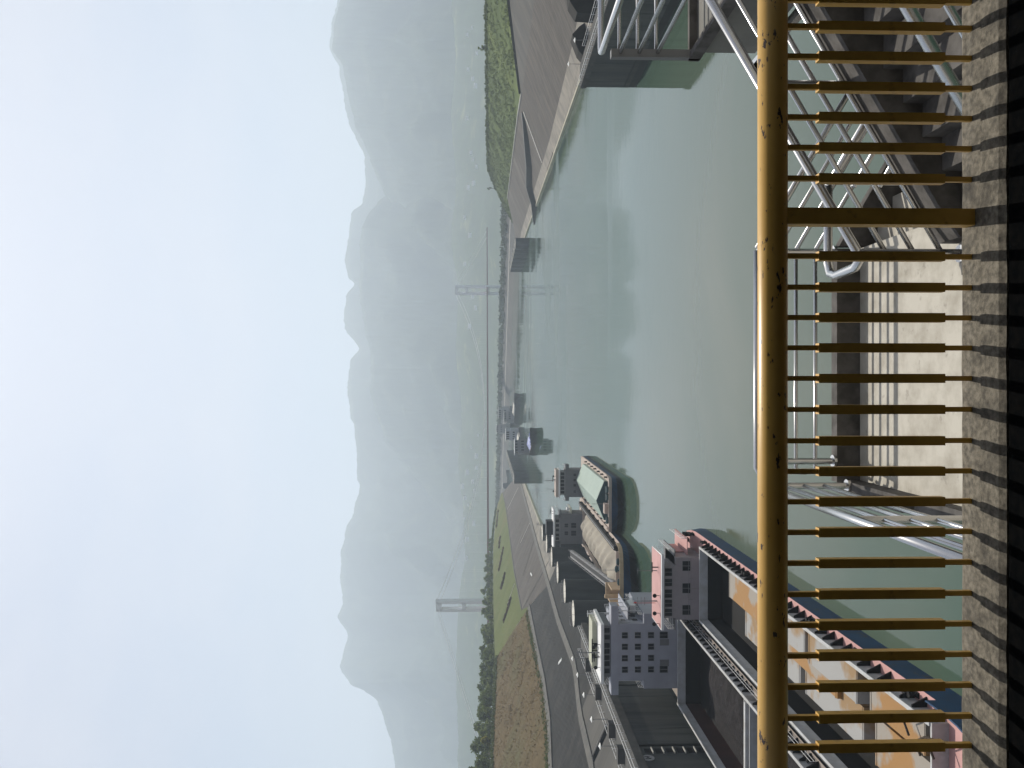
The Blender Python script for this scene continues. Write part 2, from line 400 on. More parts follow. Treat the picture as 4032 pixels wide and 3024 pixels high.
tag(loft(LAWN_TOP, U_far, 90, 16, .6, .05).build('lawn', M['lawn']), kind='structure')
tag(loft(BROWN_TOP, U_near, 120, 40, .7, .09).build('slope', M['brown']), kind='structure')
mb = MB()
back = [Vector(q) for q in LAWN_TOP + BROWN_TOP[1:]]
mb.grid([[tuple(q) for q in back], [(q.x - 30, q.y, q.z + 1.0) for q in back], [(q.x - 900, q.y + 150, q.z - 4) for q in back]])
tag(mb.build('plateau', M['plain']), kind='structure')
# far end of the bank, running down into the basin
mb = MB(); e = [LAWN_TOP[0], U_far[0], S_far[0], Vector((-115, S_far[0].y, 0))]
mb.grid([[tuple(q) for q in e], [(q.x - 25, q.y + 60, -1) for q in e]])
tag(mb.build('bank_end', M['revet']), kind='structure')

def ledge(name, line, w, h, mt):
    mb = MB(); P = resample(line, 70); rows = [[], [], [], []]
    for q in P:
        sl = Vector((2.5, 0, -1)).normalized(); n = Vector((1, 0, 2.5)).normalized()
        rows[0].append(tuple(q - sl * w / 2)); rows[1].append(tuple(q - sl * w / 2 + n * h))
        rows[2].append(tuple(q + sl * w / 2 + n * h)); rows[3].append(tuple(q + sl * w / 2 - n * .4))
    mb.grid(rows)
    return tag(mb.build(name, mt), kind='structure')
ledge('bank_path', S_far + S_near[1:], 3.4, .5, M['ledge'])
ledge('bank_path', U_near, 3.6, .6, M['ledge'])
ledge('bank_path', U_far[:-1], 1.2, .35, M['walltop'])
def drain(a, b, w=.9, h=.2):
    mb = MB(); d = (b - a).normalized(); n = Vector((1, 0, 2.5)).normalized()
    mb.beam(a + n * .15, b + n * .15, w, h, up=n)
    return mb
for k, (a, b, lb) in enumerate([((2041, 1920), (1998, 2006), 'pale drain line on the far left revetment, farthest of them'),
                         ((2091, 2049), (2050, 2137), 'pale drain line slanting up the left revetment, above the far mooring piers'),
                         ((2110, 2105), (2060, 2265), 'faint drain line slanting up the left revetment toward the lawn'),
                         ((2160, 2212), (2056, 2402), 'dark joint line beside the edge where the revetment turns dark')]):
    o = drain(left(*a), left(*b), 1.0 if k < 2 else .7).build('drain', M['drain'] if k < 2 else (M['ledge'] if k == 2 else M['walltop']))
    tag(o, lb, 'drain', 'drains on the left revetment')
o = drain(left(2027, 2297), left(2000, 2376), .8, .3).build('drain', M['drain']); tag(o, 'thin pale path line across the left lawn between flower beds', 'drain')
o = drain(left(2213, 2597), left(2201, 2612), 1.6, .5).build('notice_board', M['white']); tag(o, 'small white board lying on the dark left slope', 'board')
o = drain(left(2090, 2257), left(2095, 2267), 1.0, .5).build('notice_board', M['white']); tag(o, 'tiny white board on the grey left revetment below the lawn', 'board')

# ------------------------------------------------------------------ right bank
def RW(Y): return Vector((127 + .043 * Y, Y, 0))
RS = [right(2300, -60), right(2260, 150), right(2164, 550), right(2051, 915), right(2048, 955)]
RC1 = [right(2135, -260), right(2104, 0), right(2058, 351)]
RC2 = [right(1988, -260), right(2005, 0), right(2025, 166), right(2052, 371)]
RC = [right(2135, -260), right(2104, 0), right(2058, 351), right(2040, 450), right(1998, 782), right(2020, 880), right(2032, 950)]
RTOP = [Vector((330, 420, 46)), atY(1911, 0, 620), atY(1914, 250, 720), atY(1916, 500, 860), atY(1920, 663, 1010), atY(1950, 740, 1045), atY(1978, 805, 1060)]
tag(loft(RS, [RW(q.y) for q in RS], 60, 6).build('bank_strip', M['strip']), kind='structure')
tag(loft(RC, RS, 100, 16, .25, .15).build('revetment', M['revet']), kind='structure')
tag(loft(RC2, RC1, 40, 8, .2, .15, 0).build('revetment', M['apron']), kind='structure')
RG = RC2[:3] + [right(2052, 371), right(2040, 450), right(1998, 782), right(2020, 880)]
tag(loft(RTOP, RG, 110, 24, 1.5, .05).build('grass_bank', M['hedge_ground']), kind='structure')
mb = MB(); mb.grid([[tuple(q) for q in RTOP], [(q.x + 60, q.y + 20, q.z - 1.5) for q in RTOP], [(q.x + 900, q.y + 250, q.z - 8) for q in RTOP]])
tag(mb.build('plateau', M['plain']), kind='structure')
mb = MB(); e = [RTOP[-1], RG[-1], RC[-1], RS[-1], RW(RS[-1].y)]
mb.grid([[tuple(q) for q in e], [(q.x + 40, q.y + 70, -1) for q in e]])
tag(mb.build('bank_end', M['revet']), kind='structure')
mb = MB(); P = resample([right(2053, 371), right(2040, 450), right(1998, 782)], 40)
for a, b in zip(P, P[1:]): mb.beam(a + Vector((0, 0, .3)), b + Vector((0, 0, .3)), 1.6, .7)
tag(mb.build('bank_path', M['drain']), kind='structure')
mb = MB(); P = resample([right(2135, -260), right(2005 + 100, 0), right(2058, 351)], 24)
mb = MB(); P = resample([right(1988, -260), right(2005, 0), right(2025, 166), right(2050, 368)], 40)
for a, b in zip(P, P[1:]): mb.beam(a + Vector((0, 0, .6)), b + Vector((0, 0, .6)), .8, 1.6)
tag(mb.build('kerb_wall', M['black']), 'dark kerb wall along the top of the near right revetment under the grass', 'wall')
mb = MB(); mb.beam(right(2062, 440) + Vector((0, 0, .2)), right(2135, 640) + Vector((0, 0, .2)), 2.0, .5, up=(-1, 0, 2.5))
tag(mb.build('drain', M['drain']), 'pale drain line slanting down the right revetment', 'drain')
# the ramp with its retaining face, the shade put into its dark colour
base = resample([Vector((right(V, y).x, right(V, y).y, h)) for V, y, h in ((2057, 440, .6), (2070, 484, 2.2), (2084, 569, 3.8), (2094, 655, 4.6))] + [Vector((atz(V, y, z).x, atz(V, y, z).y, h)) for V, y, z, h in ((2104, 740, 3.2, 5.2), (2110, 823, .6, 4.4), (2104, 885, 0, .6))], 24)
mb = MB(); rows = [[], [], [], []]
for q in base:
    zb = max(0, (q.x - 127 - .043 * q.y) / 2.5)
    rows[0].append((q.x, q.y, zb - 2)); rows[1].append((q.x, q.y, zb + q.z)); rows[2].append((q.x + 2, q.y + 9, zb + q.z)); rows[3].append((q.x + 3, q.y + 12, zb - 3))
mb.grid(rows)
tag(mb.build('retaining_wall', M['tide_shade']), 'long dark retaining face of a ramp slanting down the right bank to the water', 'wall')
for nm_, P in (('bank_kerb', [RW(q.y) for q in RS[1:]]), ('bank_kerb', [Vector((-115, q.y, 0)) for q in S_far])):
    mb = MB(); P = resample(P, 30); sg = 1 if P[0].x > 0 else -1
    for a, b in zip(P, P[1:]): mb.beam(a + Vector((sg * .6, 0, .5)), b + Vector((sg * .6, 0, .5)), 1.4, 1.3)
    tag(mb.build(nm_, M['kerbline']), kind='structure')
mb = MB()
q = atz(2172, 640, 0); mb.prism([(q.x - 1, q.y - 26), (q.x + 5, q.y - 20), (q.x + 6, q.y + 24), (q.x + 1, q.y + 28)], 2, -1, 1.6)
tag(mb.build('jetty', M['strip']), 'small broken concrete jetty at the foot of the right bank', 'jetty')

# ------------------------------------------------------------------ lock guide walls
def railing(mb, pts, h, step, r=.045, n=2):
    pts = [Vector(p) for p in pts]
    for k in range(n):
        mb.tube([q + Vector((0, 0, h * (k + 1) / n)) for q in pts], r, 6)
    tot = sum((b - a).length for a, b in zip(pts, pts[1:])); cnt = max(2, int(tot / step))
    for q in resample(pts, cnt): mb.tube([q, q + Vector((0, 0, h))], r, 5)
def lockwall(label, xf, xb, y0, y1, s):
    t = thing('lock_wall', label, 'wall', ((xf + xb) / 2, (y0 + y1) / 2, 0))
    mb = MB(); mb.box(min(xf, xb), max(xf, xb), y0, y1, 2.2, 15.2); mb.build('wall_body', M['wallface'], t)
    mb = MB(); mb.box(min(xf, xb) + .03, max(xf, xb) - .03, y0, y1 - .03, -2, 2.2); mb.build('wet_footing', M['tide_shade'], t)
    o = s * .35
    mb = MB(); mb.box(min(xf + o, xb), max(xf + o, xb), y0, y1 + .2, 15.2, 17.0); mb.build('walkway', M['walltop'], t)
    return t
lw = lockwall('long grey lock wall on the left with rails and lamps along its top', -73, -80.5, 60, 258, 1)
# niches, their shade put in as black panels, and emblem discs on its face
for k in range(6):
    z = 13.8 - k * 2.15; mb = MB()
    mb.box(-73.02, -72.90, 167.2, 169.2, z - .78, z + .62); mb.build('niche_shade', M['black'], lw)
    mb = MB(); mb.box(-73.0, -72.6, 167.0, 169.4, z - 1.0, z - .8); mb.build('niche_sill', M['piertop'], lw)
def disc(yc, zc, rr):
    mb = MB(); pts = [(yc + rr * math.cos(t * math.pi / 16), zc + rr * math.sin(t * math.pi / 16)) for t in range(32)]
    mb.prism(pts, 0, -73.0, -72.86); e = mb.build('emblem', M['emblem'], lw)
    mb = MB(); k = rr / 1.2
    def st(u0, v0, u1, v1, w): mb.beam((-72.84, yc - u0 * k, zc + v0 * k), (-72.84, yc - u1 * k, zc + v1 * k), .05, w * k, up=(0, v1 - v0, u1 - u0))
    # u to the left, v up, as read from the front
    for a in ((-.42, .62, -.42, -.32, .13), (-.36, .2, .55, -.3, .22), (.3, .5, .3, .25, .12), (.3, .5, .62, .5, .1), (.3, .25, .62, .25, .1), (.3, .1, .62, .1, .1), (.3, -.32, .3, -.6, .1)):
        st(*a)
    mb.build('emblem_mark', M['black'], e)
disc(165.0, 14.3, 1.25); disc(250.5, 14.3, 1.25)
mb = MB(); mb.box(-73.0, -72.65, 170.4, 170.9, .5, 15.1); mb.box(-73.0, -72.8, 205, 205.4, .5, 15.1); mb.build('wall_joint', M['tide_shade'], lw)
rw = lockwall('long dark lock wall on the right side of the channel', 91, 98, 40, 260, -1)
mb = MB(); mb.box(90.85, 91.0, 40, 259.5, 3.4, 3.9); mb.build('fender_rib', M['tide_shade'], rw)
mb = MB(); mb.box(91.2, 97.8, 259.9, 260.35, -1, 17.05); mb.build('end_face', M['tide_shade'], rw)
for k, (yy, sc) in enumerate([(178, 1), (191, 1), (214, 1), (235, 1)]):
    mb = MB(); mb.box(-79.4, -76.2, yy - 1.1, yy + 1.1, 17.0, 18.3); mb.box(-79.5, -76.1, yy - 1.2, yy + 1.2, 18.3, 18.42)
    o = mb.build('mooring_block', M['walltop'])
    tag(o, 'dark concrete block on the left lock wall, ' + ['nearest of four', 'second nearest of four', 'third nearest of four', 'farthest of four'][k], 'concrete block', 'blocks on the left lock wall')
for nm, xx, lb, y0, y1 in (('wall_railing', -73.3, 'pale pipe railing along the water edge of the left lock wall', 120, 257), ('wall_railing', -80.2, 'pale pipe railing along the land edge of the left lock wall', 120, 257),
                   ('wall_railing', 91.3, 'thin pipe railing along the water edge of the right lock wall', 120, 259), ('wall_railing', 97.7, 'thin pipe railing along the land edge of the right lock wall', 120, 245)):
    mb = MB(); railing(mb, [(xx, y0, 17.0), (xx, y1, 17.0)], 1.1, 4.0, .06)
    tag(mb.build(nm, M['white']), lb, 'railing')
def make_lamp(loc, label, grp):
    t = thing('wall_lamp', label, 'lamp', loc, grp); x, y, z = loc
    mb = MB(); mb.tube([(x, y, z), (x, y, z + 3.6)], [.09, .06], 6); mb.build('pole', M['grey'], t)
    mb = MB(); mb.tube([(x, y, z + 3.55), (x, y, z + 3.75), (x, y, z + 3.95), (x, y, z + 4.15)], [.3, .75, .35, .05], 10); mb.build('lamp_head', M['lamp'], t)
for k, yy in enumerate((187, 202, 218, 233, 247)):
    make_lamp((-79.9, yy, 17.0), 'white-topped lamp post on the left lock wall, ' + ['nearest', 'second nearest', 'middle', 'second farthest', 'farthest'][k] + ' of five', 'lamps on the left lock wall')
make_lamp((97.3, 240, 17.0), 'white-topped lamp post on the right lock wall, nearer of two', 'lamps on the right lock wall')
make_lamp((97.3, 258, 17.0), 'white-topped lamp post at the far end of the right lock wall', 'lamps on the right lock wall')
# stair behind the left wall
t = thing('bank_stair', 'narrow dark stair climbing the bank behind the left lock wall', 'stairs', (-85, 205, 3))
mb = MB(); a, b = left(2400, 2861), left(2343, 2988)
a.z += .3; b.z += .3; n = 34
for k in range(n):
    q = a.lerp(b, k / (n - 1)); mb.box(q.x - 1.2, q.x + 1.2, q.y - .35, q.y + .35, q.z - .4, q.z + .5)
mb.build('tread', M['black'], t)
mb = MB(); railing(mb, [a + Vector((0, 1, .2)), b + Vector((0, 1, .2))], 1.0, 3, .06, 1); mb.build('handrail', M['grey'], t)
# buttress walls behind the right lock wall
mb = MB(); mb.prism([(98.2, 4), (101, 15.5), (103, 17.3), (108, 19.2), (110.5, 17), (114, 12), (116, 4)], 1, 262, 268)
tag(mb.build('buttress_wall', M['revet_dark']), 'dark stained buttress block behind the end of the right lock wall', 'wall')
mb = MB(); mb.prism([(100.5, 4), (101.6, 21), (104.7, 23), (116, 24), (116, 4)], 1, 232, 238)
tag(mb.build('buttress_wall', M['revet_dark']), 'taller dark buttress block above the right lock wall by the picture edge', 'wall')
mb = MB(); mb.prism([(100.5, 4), (102, 13), (112, 15.5), (124, 15), (124, 4)], 1, 240, 262)
tag(mb.build('buttress_wall', M['strip']), 'pale streaked concrete slope between the two dark buttress blocks', 'wall')

# ------------------------------------------------------------------ mooring piers
def pier_mesh(rr, h, flat=False):
    mb = MB(); mb.tube([(0, 0, -2), (0, 0, h - .9)], rr, 28); body = mb
    cp = MB(); cp.tube([(0, 0, h - .9), (0, 0, h)], rr + .12, 28, caps=False); cp.poly([((rr + .12) * math.cos(i * math.pi / 14), (rr + .12) * math.sin(i * math.pi / 14), h) for i in range(28)], 1)  # pale top over dark sides: sunlight put into the cap's colour
    return body, cp
def make_pier(name, loc, rr, h, label, grp, proto=None):
    if proto is None:
        t = thing(name, label, 'pier', (0, 0, 0), grp)
        b, c = pier_mesh(rr, h); b.build('shaft', M['pier'], t); c.build('cap', [M['pier'], M['piertop']], t)
        mb = MB(); pts = [(rr * .9 * math.cos(q), rr * .9 * math.sin(q), h) for q in [i * math.pi / 8 for i in range(17)]]
        railing(mb, pts, 1.0, 2.2, .05, 1); mb.build('guard_rail', M['grey'], t)
    else:
        t = copy_tree(proto); t['label'] = label
    t.location = loc
    return t
words = ['nearest', 'second', 'third', 'fourth', 'fifth', 'sixth', 'seventh', 'eighth', 'ninth', 'tenth', 'eleventh']
pp = None
for k in range(6):
    o = make_pier('mooring_pier', (-75.2, 278 + 30.5 * k, 0), 4.15, 17.3, 'round concrete mooring pier by the sand carrier, ' + words[k] + ' from the lock wall', 'round mooring piers along the left lock approach', pp)
    pp = pp or o
pp = None
for k in range(11):
    o = make_pier('guide_pier', (-102, 922 + 31 * k, 0), 6.0, 15.4, 'dark guide pier in the far left row, ' + words[k] + ' from the near end', 'far guide piers on the left', pp)
    pp = pp or o
pp = None
for k in range(7):
    o = make_pier('guide_pier', (149.5, 905 + 31 * k, 0), 6.0, 14.5, 'dark guide pier in the far right row, ' + words[k] + ' from the near end', 'far guide piers on the right', pp)
    pp = pp or o

# ------------------------------------------------------------------ ships
class Ship:
    """bow toward the camera (local -Y); built in world coordinates around its root"""
    def __init__(s, name, label, cat, x, y0, y1, B, zd, bl, mats, sheer=1.2, group=None, stern=.86):
        s.x, s.y0, s.y1, s.B, s.zd, s.bl, s.sheer, s.stern = x, y0, y1, B, zd, bl, sheer, stern
        s.t = thing(name, label, cat, (x, (y0 + y1) / 2, 0), group)
        N_ = 46; s.st = []
        for i in range(N_ + 1):
            u = i / N_; y = y0 + (y1 - y0) * (u ** 1.6)
            s.st.append(y)
        mb = MB(); prof = []
        for sgn in (1,):
            rows = []
            for y in s.st:
                hd, hw = s.hb(y), s.hb(y - bl * .22, True)
                z = s.dz(y)
                rows.append([(x + hw * .92, max(y, y0 + 2), -1.5), (x + hw, y, 0.0), (x + (hw + hd) / 2, y, z * .5), (x + hd, y, z)])
            rowsL = [[(2 * x - p_[0], p_[1], p_[2]) for p_ in r_] for r_ in rows]
            for rr in (rows, rowsL):
                b = len(mb.v); n = 4
                for r_ in rr: mb.v += r_
                for i in range(len(rr) - 1):
                    for j in range(3):
                        mb.f.append((b + i * n + j, b + i * n + j + 1, b + (i + 1) * n + j + 1, b + (i + 1) * n + j)); mb.m.append(1 if j == 2 else 0)
            mb.poly([rows[-1][0], rows[-1][1], rows[-1][2], rows[-1][3], rowsL[-1][3], rowsL[-1][2], rowsL[-1][1], rowsL[-1][0]])
        mb.build('hull', mats, s.t)
    def hb(s, y, water=False):
        t = (y - s.y0) / s.bl
        h = s.B / 2
        if t < 1:
            t = max(t, 0.0); h *= (1 - (1 - t) ** 2.6) ** (1 / 2.0)
        u = (y - (s.y1 - 9)) / 9
        if u > 0: h *= 1 - (1 - s.stern) * u * u
        return h
    def dz(s, y):
        t = 1 - (y - s.y0) / (s.bl * 1.5)
        return s.zd + (s.sheer * t * t if t > 0 else 0)
    def deck(s, holds, hw, mt, name='deck'):
        mb = MB(); cuts = sorted(set(s.st + [q for h in holds for q in h]))
        for a, b in zip(cuts, cuts[1:]):
            m_ = (a + b) / 2; inh = any(h[0] < m_ < h[1] for h in holds)
            for sg in (1, -1):
                ia = hw if inh else 0
                mb.poly([(s.x + sg * s.hb(a), a, s.dz(a) - .02), (s.x + sg * s.hb(b), b, s.dz(b) - .02), (s.x + sg * ia, b, s.dz(b) - .02), (s.x + sg * ia, a, s.dz(a) - .02)])
        return mb.build(name, mt, s.t)
    def bulwark(s, ya, yb, h, mt, th=.22, name='bulwark'):
        mb = MB()
        ys = [q for q in s.st if ya < q < yb]; ys = [ya] + ys + [yb]
        path = [(s.x + s.hb(q), q, s.dz(q)) for q in reversed(ys)] + [(s.x - s.hb(q), q, s.dz(q)) for q in ys] if ya <= s.y0 + .01 else None
        sides = [path] if path else [[(s.x + sg * s.hb(q), q, s.dz(q)) for q in ys] for sg in (1, -1)]
        for P in sides:
            rows = [[], [], [], []]
            for q in P:
                c = Vector((s.x, q[1] + (8 if path else 0), q[2])) - Vector(q); c.z = 0
                c = c.normalized() * th if c.length > 0 else c
                rows[0].append(q); rows[1].append((q[0], q[1], q[2] + h)); rows[2].append((q[0] + c.x, q[1] + c.y, q[2] + h)); rows[3].append((q[0] + c.x, q[1] + c.y, q[2]))
            mb.grid(rows)
        return mb.build(name, mt, s.t)
    def hold(s, h, hw, zt, mt_in, mt_co, floor=.12, inner=None):
        x, (a, b) = s.x, h
        mb = MB(); th = .3
        mb.box(x - hw - th, x - hw, a - th, b + th, s.zd - .1, zt); mb.box(x + hw, x + hw + th, a - th, b + th, s.zd - .1, zt)
        mb.box(x - hw, x + hw, a - th, a, s.zd - .1, zt); mb.box(x - hw, x + hw, b, b + th, s.zd - .1, zt)
        for sg in (1, -1):
            X = x + sg * (hw + th); k = int((b - a) / 2.4)
            for i in range(k):
                y = a + (i + .5) * (b - a) / k
                mb.prism([(X, s.zd), (X + sg * 1.0, s.zd), (X + sg * .25, zt - .1), (X, zt - .1)], 1, y - .09, y + .09, 1)  # brackets in black: their shadow along the coaming put into the colour
        mb.build('hatch_coaming', [mt_co, M['black']], s.t)
        mb = MB()
        mb.poly([(x - hw, a, floor), (x + hw, a, floor), (x + hw, b, floor), (x - hw, b, floor)])
        e = .02
        mb.poly([(x - hw + e, a, floor), (x - hw + e, b, floor), (x - hw + e, b, s.zd), (x - hw + e, a, s.zd)], 1)
        mb.poly([(x + hw - e, a, floor), (x + hw - e, b, floor), (x + hw - e, b, s.zd), (x + hw - e, a, s.zd)], 1)
        mb.poly([(x - hw, a + e, floor), (x + hw, a + e, floor), (x + hw, a + e, s.zd), (x - hw, a + e, s.zd)])
        mb.poly([(x - hw, b - e, floor), (x + hw, b - e, floor), (x + hw, b - e, s.zd), (x - hw, b - e, s.zd)])
        mb.build('cargo_hold', [mt_in, inner or mt_in], s.t, fix=False)
    def bollards(s, ys, off=.9, sides=(1, -1), mt='black'):
        for y in ys:
            for sg in sides:
                X = s.x + sg * (s.hb(y) - off); z = s.dz(y) - .02; mb = MB()
                mb.box(X - .3, X + .3, y - .9, y + .9, z, z + .12)
                for dy in (-.55, .55): mb.tube([(X, y + dy, z), (X, y + dy, z + .85)], .22, 8); mb.tube([(X, y + dy, z + .85), (X, y + dy, z + .97)], .3, 8)
                mb.build('bollard', M[mt], s.t)
    def box(s, name, mt, x0, x1, y0, y1, z0, z1, parent=None):
        mb = MB(); mb.box(x0, x1, y0, y1, z0, z1); return mb.build(name, mt, parent or s.t)
    def window(s, x0, x1, z0, z1, y, parent, mull=True, frame='grey'):
        mb = MB(); w = .07
        mb.box(x0 - w, x1 + w, y - .05, y, z1, z1 + w); mb.box(x0 - w, x1 + w, y - .08, y, z0 - w, z0)
        mb.box(x0 - w, x0, y - .05, y, z0, z1); mb.box(x1, x1 + w, y - .05, y, z0, z1)
        if mull: mb.box((x0 + x1) / 2 - .04, (x0 + x1) / 2 + .04, y - .05, y, z0, z1)
        o = mb.build('window', M[frame], parent)
        mb = MB(); mb.box(x0, x1, y - .025, y, z0, z1); mb.build('pane', M['glass'], o)
        return o
    def rails(s, paths, h=1.0, step=2.0, r=.04, n=3, mt='white', name='guard_rail'):
        mb = MB()
        for P in paths: railing(mb, P, h, step, r, n)
        return mb.build(name, M[mt], s.t)

def mast(s, x, y, z, h, r=.16, arms=(.55, .7, .85), w=1.6, mt='grey'):
    mb = MB(); mb.tube([(x, y, z), (x, y, z + h)], [r, r * .5], 6)
    for a in arms: mb.tube([(x - w / 2, y, z + h * a), (x + w / 2, y, z + h * a)], r * .4, 5)
    o = mb.build('mast', M[mt], s.t)
    return o
def radar(s, x, y, z):
    mb = MB(); mb.tube([(x, y, z), (x, y, z + 1.1)], .12, 6); mb.box(x - 1.0, x + 1.0, y - .12, y + .12, z + 1.1, z + 1.32)
    mb.build('radar', M['black'], s.t)
def spot(s, x, y, z):
    mb = MB(); mb.tube([(x, y, z), (x, y, z + .7)], .06, 6); mb.tube([(x, y - .25, z + 1.0), (x, y + .35, z + 1.0)], [.42, .25], 10)
    mb.build('searchlight', M['black'], s.t)

# --- white-house bulk carrier, beside the left wall
s = Ship('bulk_carrier', 'bulk carrier with tall white deckhouse along the left lock wall, dark ore aboard', 'cargo ship', -59, 84, 207, 21.6, 3.3, 12, [M['darkhull'], M['darkhull']])
H1, H2 = (134, 180.5), (92, 131)
s.deck([H1, H2], 9.3, M['lightdeck'])
s.hold(H1, 9.3, 5.0, M['hold'], M['coaming'], .12, M['rust']); s.hold(H2, 9.3, 5.0, M['hold'], M['coaming'], .12, M['rust'])
s.bulwark(84, 100, 1.0, M['lightdeck'])
s.bollards([110, 122, 136, 150, 164, 176], .8)
s.box('hatch_beam', M['coaming'], -68.2, -49.8, 131.6, 132.4, 4.9, 5.5)
hs = s.box('lower_house', M['shipwhite'], -66.6, -50.2, 185, 204, 3.2, 11.4)
mb = MB(); mb.box(-64.8, -52.4, 185.0, 200, 11.4, 17.0); up = mb.build('upper_house', M['shipwhite'], s.t)
mb = MB(); mb.box(-67.9, -48.5, 184.9, 188.4, 17.0, 18.6); mb.box(-64.8, -52.4, 188.4, 200, 17.0, 17.5); wing = mb.build('bridge_wing', M['shipwhite'], s.t)
wh = s.box('wheelhouse', M['shipgrey'], -64.2, -52.9, 185.8, 196, 18.6, 20.2)
mb = MB(); mb.box(-65.4, -52.4, 184.7, 197.5, 20.2, 20.85); mb.build('wheelhouse_roof', M['white'], s.t)
s.box('roof_locker', M['cream'], -64, -53.5, 191, 197, 20.85, 22.0)
for zc in (15.6, 12.75, 9.85):
    for xc in (-54.9, -57.4, -59.9, -62.4): s.window(xc - .62, xc + .62, zc - .62, zc + .62, 185.0, up if zc > 11 else hs)
for xc in (-54.9, -62.4): s.window(xc - .7, xc + .7, 6.2, 7.9, 185.0, hs)
for i, xc in enumerate((-54.0, -55.5, -57.3, -58.6, -60.0, -61.3, -62.9)): s.window(xc - .55, xc + .55, 18.8, 20.0, 185.8, wh, False)
for i in range(4):
    for z0, z1 in ((12.3, 13.5), (15.0, 16.0)):
        mb = MB(); mb.box(-52.42, -52.36, 187.5 + i * 3, 188.8 + i * 3, z0, z1); mb.build('side_window', M['glass'], up)
for xx in (-56.5, -61.0):
    mb = MB(); mb.box(xx - .7, xx + .7, 184.96, 185.0, 5.9, 7.9); mb.build('door', M['shipgrey'], hs)
s.rails([[(-50.4, 185.2, 11.4), (-50.4, 203.5, 11.4), (-66.4, 203.5, 11.4), (-66.4, 185.2, 11.4)]], 1.05, 1.6)
s.rails([[(-52.6, 188.6, 17.5), (-49.0, 188.6, 18.6)], [(-66.8, 188.6, 18.6), (-64.6, 188.6, 17.5)]], 1.0, 1.2)
s.rails([[(-65.2, 185, 20.85), (-65.2, 197.2, 20.85), (-52.6, 197.2, 20.85), (-52.6, 185, 20.85)]], .9, 1.6, .03, 2)
mb = MB()
for k in range(4): mb.tube([(-50.6, 189 + k * 3.5, 11.4), (-50.6, 189 + k * 3.5, 17.0)], .1, 6); mb.tube([(-66.2, 189 + k * 3.5, 11.4), (-66.2, 189 + k * 3.5, 17.0)], .1, 6)
mb.build('gallery_post', M['white'], s.t)
s.box('gallery_deck', M['shipwhite'], -52.4, -49.9, 188.4, 202, 14.2, 14.4); s.box('lifeboat', M['white'], -51.9, -50.2, 192, 197, 12.0, 13.3)
mast(s, -59.4, 187.5, 20.85, 5.4, .16); mast(s, -53.2, 196.5, 17.5, 5.0, .28, (.97,), 1.4, 'white')
radar(s, -60.2, 187, 20.85); spot(s, -57.3, 186.4, 20.85); spot(s, -62.3, 186.4, 20.85)
for k in range(5): spot(s, -57.9 - k * .9, 189.5, 20.85) if k % 2 else radar(s, -58.3 - k * .8, 190.5, 20.85)
mb = MB()
for sg in (1, -1):
    mb.beam((-59 + sg * 9.3 + .15, 92, 5.08), (-59 + sg * 9.3 + .15, 180.5, 5.08), .5, .18)
mb.build('coaming_rim', M['coaming'], s.t)
s.rails([[(-48.5, 108, 3.3), (-48.5, 184, 3.3)], [(-69.6, 108, 3.3), (-69.6, 184, 3.3)]], 1.0, 2.4, .035, 2)
# ore in its holds
def heap(name, x0, x1, y0, y1, hf, mt, label, cat, parent=None, nx=46, ny=80):
    mb = MB(); rows = []
    for j in range(ny):
        y = y0 + (y1 - y0) * j / (ny - 1); rows.append([(x0 + (x1 - x0) * i / (nx - 1), y, hf(i / (nx - 1), j / (ny - 1), x0 + (x1 - x0) * i / (nx - 1), y)) for i in range(nx)])
    base = min(min(q[2] for q in r_) for r_ in rows) - .3
    mb.grid(rows)
    rim = [rows[0][i] for i in range(nx)] + [rows[j][-1] for j in range(1, ny)] + [rows[-1][i] for i in reversed(range(nx - 1))] + [rows[j][0] for j in reversed(range(1, ny - 1))]
    mb.grid([rim + rim[:1], [(q[0], q[1], base) for q in rim + rim[:1]]])
    o = mb.build(name, mt, None, smooth=True)
    return tag(o, label, cat)
def ore(u, v, x, y):
    e = max(0, 1 - abs((u - .66) / .52) ** 1.6) * (.55 + .45 * math.sin(v * 3.0 + .4)) * min(1, v * 9, (1 - v) * 3)
    return .2 + 3.9 * e + .5 * e * noise.fractal(Vector((x * .35, y * .35, 0)), .8, 2, 4)
heap('ore_heap', -68.0, -50.0, 135, 173, ore, M['coal'], 'heap of dark crushed ore in the far hold of the white-housed carrier', 'ore heap')
heap('ore_heap', -67.8, -50.0, 93, 130, lambda u, v, x, y: .2 + 2.0 * max(0, 1 - abs((u - .6) / .5) ** 2) * min(1, v * 6, (1 - v) * 6) + .3 * noise.noise(Vector((x * .3, y * .3, 5))), M['coal'], 'low spread of dark ore in the near hold of the white-housed carrier', 'ore heap')

# --- pink-decked carrier
s = Ship('bulk_carrier', 'pink-decked blue-hulled cargo ship loaded with grey and orange steel covers, nearest to open water', 'cargo ship', -38.7, 65.5, 181, 17.0, 3.0, 9, [M['blue'], M['blue']], 2.2)
H = (78, 163.5)
s.deck([H], 6.9, M['pinkdeck'])
s.hold(H, 6.9, 4.6, M['hold'], M['coaming'], .12)
s.bulwark(65.5, 80, 1.0, M['blue'])
s.bollards([84, 97, 110, 124, 138, 152, 165, 175], .75, (1,)); s.bollards([90, 112, 134, 156], .75, (-1,))
mb = MB()
for sg in (1, -1): mb.beam((-38.7 + sg * 6.9 + sg * .15, 78, 4.66), (-38.7 + sg * 6.9 + sg * .15, 163.5, 4.66), .45, .14)
mb.build('coaming_rim', M['coaming'], s.t)
lo = s.box('lower_house', M['pinkhouse'], -46.6, -34.3, 167, 177, 2.9, 8.4)
wh = s.box('wheelhouse', M['pinkhouse'], -46.2, -36.0, 167, 174.5, 8.4, 11.0)
